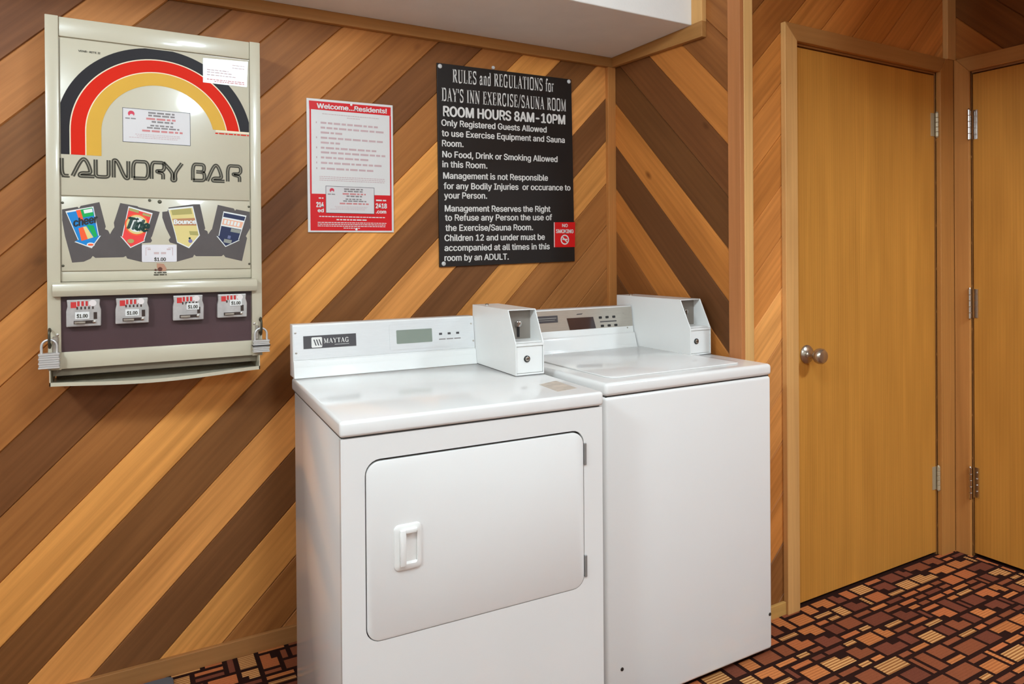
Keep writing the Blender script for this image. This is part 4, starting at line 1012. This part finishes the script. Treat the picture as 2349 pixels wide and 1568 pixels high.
# ------------------------------------------------------------------ black rules board
SO = (-.5130, 0.0, 1.2420)
sign = thing('rules_sign', SO, 'black rules board with white lettering screwed to the boarded wall', 'sign')
bm = BM(); prism(bm, [(-.8100, 1.2340), (-.2085, 1.2490), (-.2200, 1.9935), (-.8145, 1.9855)], -.0100, -.0030, .0006); brd = part('board', bm, M_signblack, sign, SO)
y = -.0104
bm = BM()
serif(bm, 'RULES and REGULATIONS for', -.7531, -.3036, 1.9205, .0490, y, 1.9330)
serif(bm, "DAY'S INN EXERCISE/SAUNA ROOM", -.7976, -.2448, 1.8470, .0490, y, 1.8598)
text(bm, 'ROOM HOURS 8AM-10PM', -.7899, -.2532, 1.7920, .0365, y, 1.8070, bold=.030)
for s, x0, x1, z0, z1 in (("Only Registered Guests Allowed", -.7984, -.3419, 1.7559, 1.7665), ("to use Exercise Equipment and Sauna", -.7971, -.2552, 1.7173, 1.7310), ("Room.", -.7963, -.7103, 1.6800, 1.6825),
    ("No Food, Drink or Smoking Allowed", -.7956, -.2909, 1.6395, 1.6510), ("in this Room.", -.7959, -.6104, 1.6027, 1.6075), ("Management is not Responsible", -.7929, -.3371, 1.5605, 1.5735),
    ("for any Bodily Injuries  or occurance to", -.7911, -.2288, 1.5224, 1.5385), ("your Person.", -.7897, -.6126, 1.4872, 1.4925), ("Management Reserves the Right", -.7874, -.3265, 1.4394, 1.4487),
    ("to Refuse any Person the use of", -.7866, -.3190, 1.4051, 1.4155), ("the Exercise/Sauna Room.", -.7853, -.4089, 1.3673, 1.3743), ("Children 12 and under must be", -.7894, -.3539, 1.3300, 1.3365),
    ("accompanied at all times in this", -.7897, -.3310, 1.2932, 1.2985), ("room by an ADULT.", -.7900, -.5199, 1.2562, 1.2590)):
    text(bm, s, x0, x1, z0, .0228, y, z1, bold=.024)
part('lettering', bm, M_signwhite, brd, SO)
bm = BM(); prism(bm, [(-.3108, 1.3062), (-.2085, 1.3070), (-.2065, 1.4090), (-.3105, 1.4070)], -.0114, -.0104); ns = part('no_smoking_sticker', bm, M_signred, brd, SO)
bm = BM(); y = -.0117
text(bm, 'NO', -.2700, -.2440, 1.3885, .0125, y, bold=.03); text(bm, 'SMOKING', -.3000, -.2160, 1.3640, .0145, y, bold=.03)
N = 24
for i in range(N):
    a, b = 2*math.pi*i/N, 2*math.pi*(i+1)/N; cx, cz_, r0, r1 = -.2580, 1.3370, .0155, .0205
    flat(bm, [(cx + r0*math.cos(a), cz_ + r0*math.sin(a)), (cx + r1*math.cos(a), cz_ + r1*math.sin(a)), (cx + r1*math.cos(b), cz_ + r1*math.sin(b)), (cx + r0*math.cos(b), cz_ + r0*math.sin(b))], y)
ribbon(bm, [(-.2705, 1.3485), (-.2455, 1.3255)], .005, y); flat(bm, rect(-.270, -.246, 1.3355, 1.3405), y - .0002)
for r in (rect(-.3105, -.3070, 1.3062, 1.4070),): flat(bm, r, y)
part('sticker_print', bm, M_signwhite, ns, SO)
for x, z, yy in ((-.8030, 1.9740, -.0102), (-.2320, 1.9830, -.0102), (-.7940, 1.2460, -.0102)):
    bm = BM(); lathe(bm, [(0, 0), (.0085, 0), (.0075, .0025), (.004, .004), (0, .0042)], (x, yy, z), (0, -1, 0), 18); part('screw', bm, mat('white_capped_screw', (206, 204, 200), .4), sign, SO, smooth=True)
bm = BM(); lathe(bm, [(0, 0), (.007, 0), (.006, .004), (0, .005)], (-.5765, -.0005, 1.9990), (0, -1, 0), 16); part('screw', bm, mat('white_capped_screw', (206, 204, 200), .4), sign, SO, smooth=True)

# ------------------------------------------------------------------ grey mat end at the skirting
bm = BM(); prism(bm, rrect(-1.85, -1.705, -.20, -.035, .02, 4), .0015, .0130, .003, axis='z'); tag(part('floor_mat', bm, M_matgrey), 'small grey rubber mat on the carpet by the baseboard below the dispenser', 'mat')
